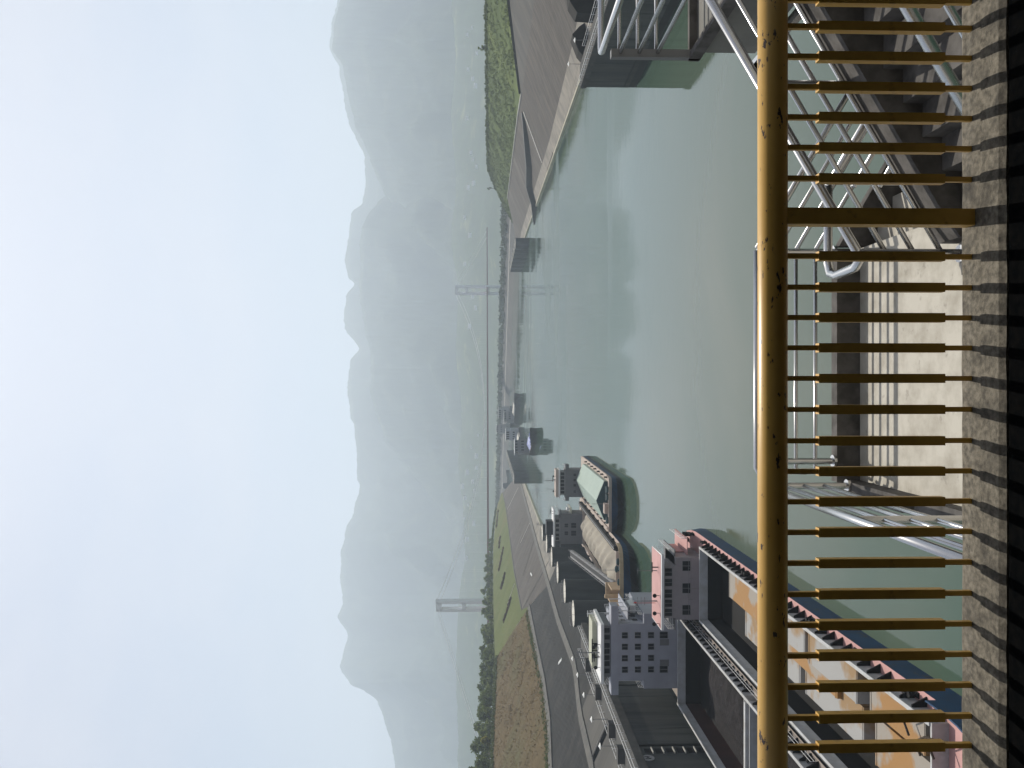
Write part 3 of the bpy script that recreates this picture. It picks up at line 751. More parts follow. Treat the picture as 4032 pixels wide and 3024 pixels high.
mb = MB(); mb.prism([(-48.4, 166.0), (-33.6, 165.6), (-33.4, 166.2), (-33.6, 175.5), (-48.4, 175.5)], 2, 11.0, 11.5); rf = mb.build('wheelhouse_roof', [M['white'], M['paledeck']], s.t)
mb = MB(); mb.box(-48.2, -33.7, 166.4, 175.3, 11.5, 11.56); mb.build('roof_deck', M['pinkdeck'], s.t)
mb = MB(); mb.box(-49.0, -33.0, 168.4, 179, 8.2, 8.4); mb.build('boat_deck', M['shipgrey'], s.t)
mb = MB(); mb.box(-34.2, -30.8, 169, 180, 5.6, 5.75); mb.box(-34.25, -34.0, 172, 180, 5.75, 8.2); mb.build('side_gallery', M['pinkdeck'], s.t)
for x0, x1 in ((-37.9, -36.4), (-39.9, -38.5), (-42.2, -40.6), (-44.0, -42.6), (-45.8, -44.4)): s.window(x0, x1, 9.2, 10.6, 167, wh)
for x0 in (-36.9, -41.3, -45.6): s.window(x0, x0 + 1.9, 5.6, 7.1, 167, lo)
s.rails([[(-30.9, 169, 5.75), (-30.9, 180, 5.75)], [(-32.9, 168.6, 8.4), (-32.9, 178.8, 8.4), (-48.9, 178.8, 8.4), (-48.9, 168.6, 8.4), (-46.3, 168.6, 8.4)]], 1.1, 1.6, .045, 3, 'white')
s.rails([[(-34.3, 166.6, 5.0), (-46.6, 166.6, 5.0)]], 1.0, 1.6, .03, 2, 'grey')
s.rails([[(-46.9, 90, 3.0), (-46.9, 164, 3.0)]], 1.0, 2.4, .03, 2, 'grey')
radar(s, -36.6, 169, 11.56); mast(s, -43.6, 170, 11.56, 4.6, .14); spot(s, -41.9, 167.6, 11.56); spot(s, -45.4, 167.6, 11.56); mast(s, -37.5, 170, 11.56, 4.0, .1, (.97,), 1.1)
spot(s, -47.6, 168, 11.56)
mb = MB(); mb.tube([(-44.5, 172, 11.5), (-44.5, 172, 16.0)], .06, 5); mb.poly([(-44.5, 172, 15.9), (-44.5, 173.2, 15.5), (-44.5, 172, 15.1)]); mb.build('flag', M['red'], s.t)
mb = MB()
for k, (xx, yy) in enumerate([(-31.6, 178), (-33, 179.5), (-36, 180), (-44, 180)]): mb.box(xx - .4, xx + .4, yy - .5, yy + .5, 3, 4.5)
mb.build('winch', M['black'], s.t)
mb = MB(); mb.tube([(-38.7, 70, 5), (-38.7, 70, 8)], .15, 6)
for xx in (-35.5, -42): mb.tube([(xx - 1, 72, 4.9), (xx + 1, 72, 4.9)], .55, 10); mb.box(xx - 1.3, xx + 1.3, 71.2, 72.8, 4.2, 4.6)
mb.build('anchor_windlass', M['black'], s.t)
mb = MB()
for q in ((-31.5, 73, 5.0), (-32.5, 76, 4.7), (-31.8, 79, 4.3)): mb.tube([Vector(q), Vector(q) + Vector((-.8, 3, -.1)), Vector(q) + Vector((-2, 5, -.2)), Vector(q) + Vector((-3, 4, -.2))], .12, 6)
mb.build('mooring_rope', M['bark'], s.t)
# the steel covers in its hold: each a thing of its own
cov = [(-32.2, -37.0, 131, 147, 1.6, 3.6, 'plate_o', 'farthest orange-brown steel cover against the house end of the pink ship hold'),
       (-32.2, -36.4, 112, 130, 1.4, 3.5, 'plate', 'grey and orange steel cover along the right coaming, second from the deckhouse'),
       (-32.3, -36.8, 96.5, 111.4, 1.2, 3.3, 'plate', 'large grey steel cover along the right coaming in the middle of the hold'),
       (-32.3, -36.2, 81.5, 93.5, 1.0, 3.2, 'plate_o', 'rust-streaked steel cover nearest the bow along the right coaming'),
       (-37.6, -42.0, 116, 141, .4, 2.6, 'plate', 'long grey steel cover left of the middle of the pink ship hold'),
       (-37.4, -42.2, 97, 115, .3, 2.3, 'plate', 'tan and grey steel cover left of centre, ahead of the long grey one'),
       (-36.9, -38.6, 103, 127, 1.0, 2.9, 'plate_o', 'narrow orange steel cover standing between the two rows'),
       (-37.6, -43.0, 81, 95, .2, 1.9, 'plate_o', 'low orange and grey steel cover lying near the bow end of the hold')]
for k, (xa, xb, ya, yb, za, zb, mt, lb) in enumerate(cov):
    mb = MB(); mb.box(xb, xa, ya, yb, za, zb)
    t = thing('steel_cover', lb, 'hatch cover', ((xa + xb) / 2, (ya + yb) / 2, .12), 'steel covers in the pink ship hold')
    for f in (.02, .98): yy = ya + (yb - ya) * f; mb.box(xb - .06, xa + .06, yy - .12, yy + .12, za, zb + .06)
    mb.build('shell', [M[mt], M['plate_o' if mt == 'plate' else 'plate']], t)
    mb = MB(); mb.box(xb + .5, xa - .5, ya + .4, yb - .4, .12, za); mb.build('dunnage', M['black'], t)

# --- sand carrier
s = Ship('sand_carrier', 'self-unloading carrier heaped with pale sand, white deckhouse and conveyor boom', 'cargo ship', -61.5, 254, 388, 21.0, 3.0, 14, [M['darkhull'], M['blue']], 1.6)
H = (272, 366)
s.deck([H], 7.3, M['paledeck']); s.hold(H, 7.3, 4.2, M['hold'], M['paledeck'])
s.bulwark(254, 272, 1.2, M['beige']); s.bollards([284, 297, 310, 323, 336, 349, 362], 1.0, (1,)); s.bollards([285, 320, 350], 1.0, (-1,))
mb = MB(); mb.box(-55.0 + 1.1, -53.2 + .9, 274, 378, 3.0, 4.5); mb.build('conveyor_trunk', M['black'], s.t)
mb = MB(); mb.beam((-53.3, 274, 4.55), (-53.3, 376, 4.55), .15, .1); mb.build('trunk_pipe', M['coaming'], s.t)
lo = s.box('lower_house', M['shipgrey'], -70.2, -57.0, 372, 384, 2.9, 13.2)
wh = s.box('wheelhouse', M['grey'], -68.8, -58.6, 372.3, 381, 13.2, 15.6)
mb = MB(); mb.box(-72.2, -55.0, 371.5, 382, 15.6, 16.3); mb.build('wheelhouse_roof', M['white'], s.t)
s.box('funnel_house', M['darkhull'], -66.5, -60.5, 374, 380, 16.3, 19.2)
s.box('bridge_wing', M['shipgrey'], -72.0, -55.2, 372.6, 376, 12.9, 13.2)
for zc, hh in ((10.6, .8), (7.4, 1.1)):
    for xc in (-62.0, -65.4): s.window(xc - hh, xc + hh, zc - hh, zc + hh, 372, lo)
for xc in (-60, -62, -64, -66.2, -67.8): s.window(xc - .6, xc + .6, 13.8, 15.2, 372.3, wh, False)
s.rails([[(-56.9, 373, 8.4), (-54.6, 373, 8.4), (-54.6, 386, 8.4)], [(-56.9, 373, 13.2), (-55.3, 373, 13.2), (-55.3, 386, 13.2)]], 1.0, 1.5, .05, 3)
s.box('side_gallery', M['cream'], -57.0, -54.5, 372.5, 386, 8.2, 8.4); s.box('boat', M['white'], -56.2, -54.9, 375, 380, 9, 10)
mast(s, -62, 376, 19.2, 4.5, .16); mast(s, -57, 374, 16.3, 2.0, .12, (.9,), 1.0); radar(s, -56, 374, 16.3); radar(s, -67, 374, 16.3)
mb = MB(); a, b = Vector((-70, 350, 10.9)), Vector((-65.4, 274, 4.6)); mb.beam(a, b, 3.0, .25)
for sx in (-1.5, 1.5): mb.beam(a + Vector((sx, 0, .9)), b + Vector((sx, 0, .9)), .12, .12); mb.beam(a + Vector((sx, 0, -.5)), b + Vector((sx, 0, -.5)), .2, 1.0)
for i in range(24):
    q = a.lerp(b, i / 23)
    for sx in (-1.5, 1.5): mb.beam(q + Vector((sx, 0, 0)), q + Vector((sx, -1.5 if i % 2 else 1.5, .9)), .08, .08)
bm_ = mb.build('conveyor_boom', M['grey'], s.t)
mb = MB(); mb.beam(a + Vector((0, 0, .2)), b + Vector((0, 0, .2)), 1.4, .12); mb.build('belt', M['black'], bm_)
mb = MB(); mb.box(-68.6, -63.5, 271, 271.6, 3.6, 7.6); mb.box(-63.9, -63.5, 262, 271, 3.6, 7.0); mb.box(-68.6, -68.2, 262, 271, 3.6, 7.0)
mb.beam((-66.5, 272, 7), (-70.5, 290, 3.2), .3, .3); mb.beam((-64.5, 272, 7), (-71, 296, 3.2), .3, .3); mb.box(-66.5, -65.5, 263, 264, 3.6, 9.0)
mb.build('boom_tower', M['beige'], s.t)
for xx, yy in ((-57, 262), (-60, 259), (-56, 267), (-62, 265), (-59, 270)):
    mb = MB(); mb.box(xx - .6, xx + .6, yy - .5, yy + .5, 3.2, 4.8); mb.tube([(xx - 1, yy, 4.3), (xx + 1, yy, 4.3)], .4, 8)
    mb.build('deck_winch', M['teal'], s.t)
mast(s, -59.5, 271, 3.2, 5.5, .12, (.8,), 1.2)
def sandf(u, v, x, y):
    prof = max(0, 1 - abs(2 * (u - .55)) ** 2.2)
    rid = .55 * math.sin((y + (x + 61) * 1.3) * .62 + 2.0 * noise.noise(Vector((x * .08, y * .05, 1)))) + .7 * noise.noise(Vector((x * .1, y * .07, 2)))
    return 2.2 + prof * (3.6 + rid) * min(1, v * 7 + .2, (1 - v) * 9)
heap('sand_heap', -68.7, -54.3, 272.5, 365.5, sandf, M['sand'], 'ridged heap of pale river sand filling the hold of the carrier with the boom', 'sand heap', nx=50, ny=160)

# --- green-hatched carrier
s = Ship('bulk_carrier', 'blue-hulled carrier with pale green tented hatch cover under way in mid channel', 'cargo ship', -41.3, 281, 384, 18.6, 2.8, 10, [M['darkhull'], M['blue']], 1.4)
s.deck([], 0, M['paledeck']); s.bulwark(281, 297, 1.0, M['paledeck']); s.bulwark(297, 382, .5, M['paledeck']); s.bollards([302, 312, 322, 332, 342, 352, 362], 1.2)
mb = MB(); xc = -41.3
for (y0, y1) in ((300, 300.6), (300.6, 366)):
    pass
mb.prism([(xc - 6.9, 2.8), (xc + 6.9, 2.8), (xc + 6.9, 4.1), (xc, 6.9), (xc - 6.9, 4.1)], 1, 300, 366)
hc = mb.build('hatch_cover', M['hatchgreen'], s.t)
mb = MB(); mb.prism([(xc - 6.85, 2.85), (xc + 6.85, 2.85), (xc + 6.85, 4.05), (xc, 6.85), (xc - 6.85, 4.05)], 1, 299.9, 300.0); mb.build('gable_shade', M['teal'], hc)  # thin dark sheet: the gable's shade put into the colour
mb = MB()
for i in range(22):
    yy = 301 + i * 3
    for sg in (1, -1): mb.beam((xc, yy, 6.93), (xc + sg * 6.9, yy, 4.13), .12, .06)
mb.build('cover_seam', M['hatchgreen'], hc)
lo = s.box('lower_house', M['shipgrey'], -49.3, -37.4, 370, 380, 2.7, 11.2)
s.box('bridge_wing', M['shipgrey'], -51.0, -35.2, 370.4, 375, 9.6, 11.2)
wh = s.box('wheelhouse', M['grey'], -48.4, -38.2, 370.2, 377, 11.2, 13.6)
mb = MB(); mb.box(-49.6, -37.2, 369.5, 378, 13.6, 14.2); mb.build('wheelhouse_roof', M['white'], s.t)
mb = MB(); mb.box(-49.4, -37.4, 370, 377.8, 14.2, 15.4); mb.build('roof_parapet', M['paledeck'], s.t)
for xq in (-39.6, -41.9, -44.2, -46.9): s.window(xq - .5, xq + .5, 6.6, 7.7, 370, lo)
for i in range(6): s.window(-47.8 + i * 1.6, -46.6 + i * 1.6, 11.7, 13.3, 370.2, wh, False)
s.rails([[(-35.3, 375.2, 11.2), (-35.3, 370.6, 11.2)], [(-50.8, 375.2, 11.2), (-50.8, 370.6, 11.2)]], .9, 1.2, .05, 2)
mast(s, -42.5, 374, 15.4, 4.8, .16, (.45, .6, .75), 2.0); mast(s, -46.3, 374, 15.4, 3.6, .12, (.97,), 1.8); mast(s, -38.7, 374, 15.4, 3.6, .07, (.5,), .4)
radar(s, -41.8, 372, 15.4); spot(s, -40.3, 371, 15.4); spot(s, -46.8, 371, 15.4)
mast(s, -41.3, 292, 4.0, 5.5, .1, (.85,), .8)
s.box('winch_house', M['paledeck'], -44.6, -41.2, 291, 294, 3.8, 5.2)
mb = MB()
for xx in (-36, -38.5, -46.5): mb.box(xx - .8, xx + .8, 288, 290, 3.6, 4.8); mb.tube([(xx - 1.1, 289, 4.6), (xx + 1.1, 289, 4.6)], .5, 8)
mb.build('anchor_windlass', M['teal'], s.t)

# --- smaller craft farther out
def small(name, label, cat, x, y, L, B, zd, yaw, hullm, housem, house, cover=None, mat2=None, deckm='paledeck'):
    s = Ship(name, label, cat, 0, -L / 2, L / 2, B, zd, B * .6, [M[hullm], M[mat2 or hullm]], 1.0)
    s.deck([], 0, M[deckm]); s.bulwark(-L / 2, -L / 2 + B, .9, M[mat2 or hullm])
    y0, y1, w, z1, z2 = house
    lo = s.box('lower_house', M[housem], -w, w, y0, y1, zd - .05, z1)
    wh = s.box('wheelhouse', M[housem], -w * .8, w * .8, y0 + .3, y1 - 2, z1, z2)
    mb = MB(); mb.box(-w * 1.05, w * 1.05, y0 - .6, y1 - 1, z2, z2 + .5); mb.build('wheelhouse_roof', M['white'], s.t)
    for i in range(4):
        xx = -w * .6 + i * w * .4; s.window(xx - w * .12, xx + w * .12, z1 + (z2 - z1) * .3, z2 - .4, y0 + .3, wh, False)
        s.window(xx - w * .1, xx + w * .1, zd + (z1 - zd) * .5, zd + (z1 - zd) * .75, y0, lo, False)
    mast(s, 0, y0 + 3, z2 + .5, 5, .18)
    if cover: cover(s)
    s.t.location = (x, y, 0); s.t.rotation_euler = (0, 0, yaw)
    return s
def tarp(s):
    mb = MB(); rows = []
    for j in range(26):
        y = -23 + j * 1.35; rows.append([(-6.5 + 13 * i / 12, y, 3.6 + (3.2 + 1.0 * noise.noise(Vector((i * .5, j * .35, 0)))) * max(0, 1 - abs(i - 6) / 6.6) ** .6) for i in range(13)])
    mb.grid(rows)
    rim = [r_[0] for r_ in rows]; mb.grid([rim, [(q[0], q[1], 3.0) for q in rim]]); rim = [r_[-1] for r_ in rows]; mb.grid([rim, [(q[0], q[1], 3.0) for q in rim]])
    mb.grid([rows[0], [(q[0], q[1], 3.0) for q in rows[0]]]); mb.build('tarpaulin', M['tarp'], s.t)
def hatch(s):
    mb = MB(); mb.prism([(-5.4, s.zd), (5.4, s.zd), (5.4, s.zd + 1.4), (0, s.zd + 2.8), (-5.4, s.zd + 1.4)], 1, -24, 12); mb.build('hatch_cover', M['piertop'], s.t)
q = atz(2112, 1742, 0)
small('cargo_ship', 'dark cargo ship with crumpled blue and white tarpaulin over its load, grey house behind', 'cargo ship', q.x - 1, q.y + 26, 62, 15, 4.2, R(17), 'darkhull', 'shipgrey', (17, 27, 7.0, 14.5, 18.0), tarp)
q = atz(2062, 1735, 0)
small('cargo_ship', 'white-housed cargo ship partly hidden behind the blue tarpaulin ship', 'cargo ship', q.x, q.y + 40, 70, 15, 4.0, R(-10), 'darkhull', 'shipwhite', (16, 28, 7.0, 14, 20), hatch)
q = atz(2047, 1612, 0)
small('cargo_ship', 'dark-hulled cargo ship with a single pale hatch cover, nearest of the far convoy', 'cargo ship', q.x, q.y + 30, 84, 17, 6.0, R(24), 'darkhull', 'grey', (26, 36, 7.0, 16, 20), hatch, deckm='darkhull')
q = atz(2027, 1645, 0)
small('cargo_ship', 'beige-decked cargo ship with wide grey house, middle of the far convoy', 'cargo ship', q.x, q.y + 30, 80, 17, 6.0, R(-14), 'darkhull', 'grey', (20, 34, 8.5, 19, 25), hatch)
q = atz(2003, 1690, 0)
small('cargo_ship', 'faint hazy cargo ship seen from astern, farthest of the convoy', 'cargo ship', q.x, q.y + 30, 80, 19, 5.0, R(6), 'grey', 'shipgrey', (10, 30, 9, 19, 24))
q = atz(2005, 1900, 0)
small('tug_boat', 'small hazy tug beyond the tip of the left bank', 'boat', q.x, q.y + 20, 46, 11, 4.0, R(80), 'darkhull', 'darkhull', (4, 14, 4, 9, 12))

# ------------------------------------------------------------------ breakwater dyke with its belt of trees
D0, D1 = Vector((520, 915, 0)), Vector((-700, 2545, 0))
dn = Vector((D1 - D0)).normalized(); dp = Vector((-dn.y, dn.x, 0))
if dp.y < 0: dp = -dp
def dyke(o0, z0, o1, z1): return [[tuple(D0.lerp(D1, i / 60) + dp * o0 + Vector((0, 0, z0))) for i in range(61)], [tuple(D0.lerp(D1, i / 60) + dp * o1 + Vector((0, 0, z1))) for i in range(61)]]
mb = MB(); mb.grid(dyke(0, -.5, 22, 8.0)); mb.grid(dyke(30, 8.1, 44, 12)); mb.grid(dyke(44, 12, 80, 14)); mb.grid(dyke(80, 15, 120, -1)); tag(mb.build('dyke', M['apron']), kind='structure')
mb = MB(); mb.grid(dyke(22, 8.0, 30, 8.1)); mb.grid(dyke(22, 6.6, 22, 8.0)); tag(mb.build('dyke_road', M['drain']), kind='structure')
def leafclumps(pts, rr, per, size, mb, flat=.8):
    for c in pts:
        for _ in range(per):
            d = Vector((random.gauss(0, 1), random.gauss(0, 1), random.gauss(0, 1) * flat)); d = d.normalized() * rr * random.random() ** .4
            q = Vector(c) + d; sz = size * random.uniform(.6, 1.3)
            u = Vector((random.uniform(-1, 1), random.uniform(-1, 1), random.uniform(-1, 1))).normalized(); w = u.cross(Vector((random.uniform(-1, 1), random.uniform(-1, 1), random.uniform(-1, 1)))).normalized()
            mb.poly([q - u * sz - w * sz * .6, q + u * sz - w * sz * .6, q + u * sz + w * sz * .6, q - u * sz + w * sz * .6])
mb = MB(); pts = []
for i in range(1700):
    q = D0.lerp(D1, random.random()) + dp * random.uniform(40, 84); pts.append((q.x, q.y, random.uniform(12.5, 19.5)))
leafclumps(pts, 4.0, 13, 1.5, mb)
tag(mb.build('dyke_woods', M['wood'], fix=False), kind='stuff')

# ------------------------------------------------------------------ suspension bridge
B1, B2 = Vector((-326, 1255, 0)), Vector((218, 1977, 0)); bd = (B2 - B1).normalized(); bq = Vector((-bd.y, bd.x, 0))
t = thing('suspension_bridge', 'long hazy suspension bridge with two portal towers and a red-brown deck', 'bridge', (B1 + B2) / 2)
for P, top in ((B1, 119), (B2, 117)):
    mb = MB()
    for sg in (-1, 1):
        q = P + bq * 9 * sg; mb.beam(q + Vector((0, 0, -2)), q + Vector((0, 0, top)), 6, 5, up=bd)
    for z, h in ((top - 4, 8), (78 if P is B1 else 90, 5), (40, 5)): mb.beam(P - bq * 9 + Vector((0, 0, z)), P + bq * 9 + Vector((0, 0, z)), 5, h)
    mb.build('tower', M['bridge'], t)
mb = MB(); mb.beam(B1 - bd * 260 + Vector((0, 0, 42)), B2 + bd * 300 + Vector((0, 0, 42)), 20, 3.2); mb.build('deck', M['bridgedeck'], t)
for sg in (-1, 1):
    mb = MB(); o9 = bq * 9 * sg; L = (B2 - B1).length
    pts = [B1 - bd * 250 + o9 + Vector((0, 0, 44)), B1 + o9 + Vector((0, 0, 118))] + [B1 + bd * L * k / 24 + o9 + Vector((0, 0, 48 + 70 * (2 * k / 24 - 1) ** 2)) for k in range(1, 24)] + [B2 + o9 + Vector((0, 0, 117)), B2 + bd * 280 + o9 + Vector((0, 0, 44))]
    mb.tube(pts, .32, 6)
    mb.build('main_cable', M['bridge'], t)
    mb = MB()
    for k in range(1, 48):
        u = k / 48; q = B1 + bd * L * u + o9; mb.tube([q + Vector((0, 0, 43)), q + Vector((0, 0, 48 + 70 * (2 * u - 1) ** 2))], .05, 4)
    mb.build('hanger', M['bridge'], t)

# ------------------------------------------------------------------ hills
def hillrange(name, sil, Yc, depth, seed, mt, rows=26, foot=0.0, rough=1.0, back=500):
    ys = [p_[1] for p_ in sil]; n = 420; mb = MB(); grid_ = [[] for _ in range(rows + 3)]
    y = ys[0]; k = 0
    for i in range(n):
        y = ys[0] + (ys[-1] - ys[0]) * i / (n - 1)
        while k < len(sil) - 2 and ys[k + 1] < y: k += 1
        f = (y - ys[k]) / (ys[k + 1] - ys[k]); f2 = f * f * (3 - 2 * f) * .5 + f * .5
        V = sil[k][0] * (1 - f2) + sil[k + 1][0] * f2
        a = (1512 - y) / F
        Yr = Yc * (1 + .05 * noise.noise(Vector((y * .004, seed, 0))))
        zc = atY(V, y, Yr).z
        zc += rough * (8 * noise.noise(Vector((y * .021, seed, 4))) + 6 * noise.noise(Vector((y * .07, seed, 8))) + 5 * noise.noise(Vector((y * .2, seed, 9))))
        for r_ in range(rows + 1):
            t_ = r_ / rows; Y = Yr - depth * (1 - t_)
            X = a * Y + 60 * noise.noise(Vector((y * .003, t_ * 2, seed + 3)))* (1 - t_) * t_ * 4
            sp = noise.ridged_multi_fractal(Vector((X * .0013, Y * .0013, seed)), 1.0, 2.1, 5, 1.0, 2.0)
            h = foot + (zc - foot) * (t_ ** 1.25)
            h += (zc - foot) * .15 * (sp - 1.1) * math.sin(math.pi * t_) + (3 * noise.noise(Vector((X * .03, Y * .03, seed))) if 0 < t_ < 1 else 0)
            line = zc if r_ == rows else foot + (zc - foot) * (.15 + .85 * t_)
            grid_[r_].append((X, Y, max(-4, min(h, line)) if t_ > 0 else -4))
        grid_[rows + 1].append((a * (Yr + back * .4), Yr + back * .4, max(-4, zc * .8))); grid_[rows + 2].append((a * (Yr + back), Yr + back, -4))
    mb.grid(grid_)
    return tag(mb.build(name, mt, None, smooth=True, fix=False), kind='structure')
d = 1.8228
def px(L_): return [(a * d, b * d) for a, b in L_]
far = px([(700, -150), (722, -30), (730, 0), (716, 60), (712, 112), (733, 150), (745, 230), (755, 275), (770, 300), (787, 340), (790, 400), (783, 440), (760, 460), (755, 490), (750, 530), (745, 565), (752, 600), (766, 615), (748, 640), (742, 680), (746, 710), (776, 755), (756, 780), (750, 840), (756, 890), (765, 920), (770, 980), (772, 1030), (778, 1050), (765, 1100), (745, 1150), (737, 1190), (735, 1250), (741, 1300), (730, 1330), (752, 1370), (742, 1400), (734, 1440), (757, 1476), (786, 1488), (815, 1510), (830, 1550), (845, 1600), (853, 1659), (880, 1800)])
hillrange('hills', far, 7000, 2000, 11.3, M['forest'])
midR = px([(690, -150), (726, -30), (735, 0), (722, 60), (718, 112), (742, 150), (756, 230), (768, 275), (785, 310), (800, 345), (812, 380), (826, 410), (850, 450), (890, 510), (935, 590), (985, 690), (1040, 800)])
hillrange('hills', midR, 5500, 1700, 5.7, M['forest'])
midC = px([(1035, 270), (960, 330), (900, 375), (850, 410), (815, 440), (790, 475), (782, 495), (776, 530), (780, 565), (776, 610), (778, 650), (786, 690), (790, 720), (800, 760), (802, 800), (800, 840), (808, 880), (822, 920), (832, 950), (858, 985), (885, 1015), (925, 1065), (962, 1115), (1000, 1180), (1030, 1260), (1050, 1330)])
hillrange('hills', midC, 5800, 1800, 8.1, M['forest'])
foot_ = px([(985, -150), (975, 0), (985, 120), (975, 250), (985, 400), (975, 520), (990, 620), (985, 760), (998, 900), (990, 1000), (1000, 1100), (1005, 1200), (990, 1300), (985, 1450), (990, 1600), (985, 1800)])
hillrange('foothills', foot_, 3900, 1000, 2.2, M['forest_low'], rows=14, rough=.5)

# ------------------------------------------------------------------ village houses on the foothills
hp = None; rnd = random.Random(3)
spots = [(1010, 75), (1020, 60), (1030, 115), (1012, 150), (1022, 170), (1028, 185), (1010, 255), (1018, 330), (1024, 395), (1012, 405), (1004, 470), (1016, 508), (1022, 345), (1030, 360), (1005, 570), (1022, 640), (1028, 665), (1015, 705), (1010, 1020), (1022, 1040), (1005, 1075), (1012, 1090), (1025, 1060), (1003, 1120), (1030, 985), (1018, 965), (1024, 1130), (1010, 1165), (1008, 1205), (1030, 1010), (1033, 940), (1000, 1050)]
for k, (a, b) in enumerate(spots):
    V, y = a * d, b * d
    Y = 2980 + rnd.uniform(-40, 150); q = atY(V, y, Y); 
    if hp is None:
        mb = MB(); mb.box(-7, 7, -5, 5, -6, 7); t = thing('village_house', 'tiny white house on the hazy far shore', 'house', (0, 0, 0), 'white houses on the far shore')
        mb.build('wall', M['house'], t); mb = MB(); mb.prism([(-5.8, 7), (5.8, 7), (0, 10)], 0, -7.6, 7.6); mb.build('roof', M['roof'], t); hp = t; o = t
    else: o = copy_tree(hp)
    o.location = q; o.rotation_euler = (0, 0, rnd.uniform(-.6, .6)); sc = rnd.uniform(.55, .95); o.scale = (sc * 1.3, sc, sc * .8)

# ------------------------------------------------------------------ trees
def make_tree(label, h, rr, leaf, seed, name='broadleaf_tree', grp=None, tall=1.0, nclump=26, per=26, lsz=.5):
    random.seed(seed)
    t = thing(name, label, 'tree', (0, 0, 0), grp)
    mb = MB(); mb.tube([(0, 0, -1), (.1, 0, h * .35), (0, .15, h * .75)], [.32, .22, .07], 7)
    tips = []
    for k in range(nclump):
        z = h * random.uniform(.22, .95); wz = math.sin(min(1, max(.12, (z / h - .1) / .85)) * math.pi) ** .6
        an = random.uniform(0, 6.283); r_ = rr * wz * random.uniform(.35, 1.0); tips.append((r_ * math.cos(an), r_ * math.sin(an), z))
    for q in tips[:9]: mb.tube([(0, 0, q[2] * .55), (q[0] * .6, q[1] * .6, q[2] * .85), q], [.12, .07, .03], 5, caps=False)
    mb.build('trunk', M['bark'], t, fix=False)
    mb = MB(); leafclumps(tips, rr * .36, per, lsz, mb, .75); mb.build('crown', leaf, t, fix=False)
    return t
protos = [make_tree('', 11, 4.2, M['leafA'], 1), make_tree('', 9, 4.6, M['leafB'], 2), make_tree('', 12.5, 3.8, M['leafA'], 3), make_tree('', 8, 4.0, M['leafB'], 4), make_tree('', 10, 5.0, M['leafA'], 5)]
used = [False] * 5
rnd = random.Random(12)
tl = [LAWN_TOP[i] for i in range(2, 7)] + BROWN_TOP[1:5]
P = resample(tl, 400)
crest = [p_ for p_ in P if 200 < p_.y < 1250]
# keep even spacing as seen in the picture
ysn = list(range(2110, 3060, 22))
def on_crest(y):
    best = min(range(len(P)), key=lambda i: abs(P[i].x / P[i].y - (1512 - y) / F))
    return P[best]
kinds = ['dark rounded broadleaf tree', 'pale low broadleaf tree', 'tall narrow dark tree', 'small pale bushy tree', 'wide dark spreading tree']
order = len(ysn)
for k, y in enumerate(ysn):
    q = on_crest(y + rnd.uniform(-7, 7)); i = rnd.randrange(5)
    if not used[i]: o = protos[i]; used[i] = True
    else: o = copy_tree(protos[i])
    o['group'] = 'trees along the crest of the left bank'
    pos = order - k
    sfx = 'th' if 10 <= pos % 100 <= 20 else {1: 'st', 2: 'nd', 3: 'rd'}.get(pos % 10, 'th')
    o['label'] = '%s on the left bank crest, %d%s from near end of front row' % (kinds[i], pos, sfx) if pos > 1 else kinds[i] + ' on the left bank crest, nearest of the front row'
    o.location = (q.x - rnd.uniform(2, 7), q.y + rnd.uniform(-4, 4), q.z - .3); o.rotation_euler = (0, 0, rnd.uniform(0, 6.28)); sc = rnd.uniform(.7, 1.0); o.scale = (sc, sc, sc)
for k, y in enumerate(range(2190, 3060, 40)):
    q = on_crest(y + rnd.uniform(-10, 10)); i = rnd.choice((0, 2, 4)); o = copy_tree(protos[i]); o['group'] = 'taller trees behind the front row'
    pos = len(range(2190, 3060, 40)) - k; sfx = 'th' if 10 <= pos <= 20 else {1: 'st', 2: 'nd', 3: 'rd'}.get(pos % 10, 'th')
    o['label'] = '%s behind the left bank front row, %d%s from the near end' % (kinds[i], pos, sfx) if pos > 1 else kinds[i] + ' behind the front tree row, nearest of the back row'
    f = max(0, (y - 2700) / 350); o.location = (q.x - rnd.uniform(12, 20), q.y + rnd.uniform(-4, 8), q.z); sc = rnd.uniform(1.0, 1.15) + .15 * f; o.scale = (sc, sc, sc * (1 + .15 * f)); o.rotation_euler = (0, 0, rnd.uniform(0, 6.28))
t = make_tree('yellow-leaved tree in front of dark trees above the brown slope', 6.5, 3.2, M['leafY'], 9, 'yellow_tree', None); q = on_crest(2895); t.location = (q.x - 1, q.y - 6, q.z)
t = thing('pump_house', 'small grey block house with a chimney standing above the trees', 'building', on_crest(2930)); q = on_crest(2930) + Vector((-40, 40, 0)); t.location = q
mb = MB(); mb.box(q.x - 3.5, q.x + 3.5, q.y - 3, q.y + 3, q.z - 1, q.z + 19); mb.build('wall', M['grey'], t); mb = MB(); mb.tube([(q.x, q.y, q.z + 19), (q.x, q.y, q.z + 22.5)], .5, 6); mb.build('chimney', M['grey'], t)
q = right(1935, 190); q = atY(1918, 190, 690)
t = make_tree('lone thin tree standing above the right grass bank', 9, 2.6, M['leafA'], 21, 'lone_tree', None, nclump=14, per=16); t.location = (q.x, q.y, q.z - 2)
t = make_tree('tiny tree at the far tip of the right grass bank', 7, 1.6, M['leafA'], 22, 'lone_tree', None, nclump=9, per=14); q = atY(1938, 742, 1045); t.location = (q.x, q.y, q.z - 1)

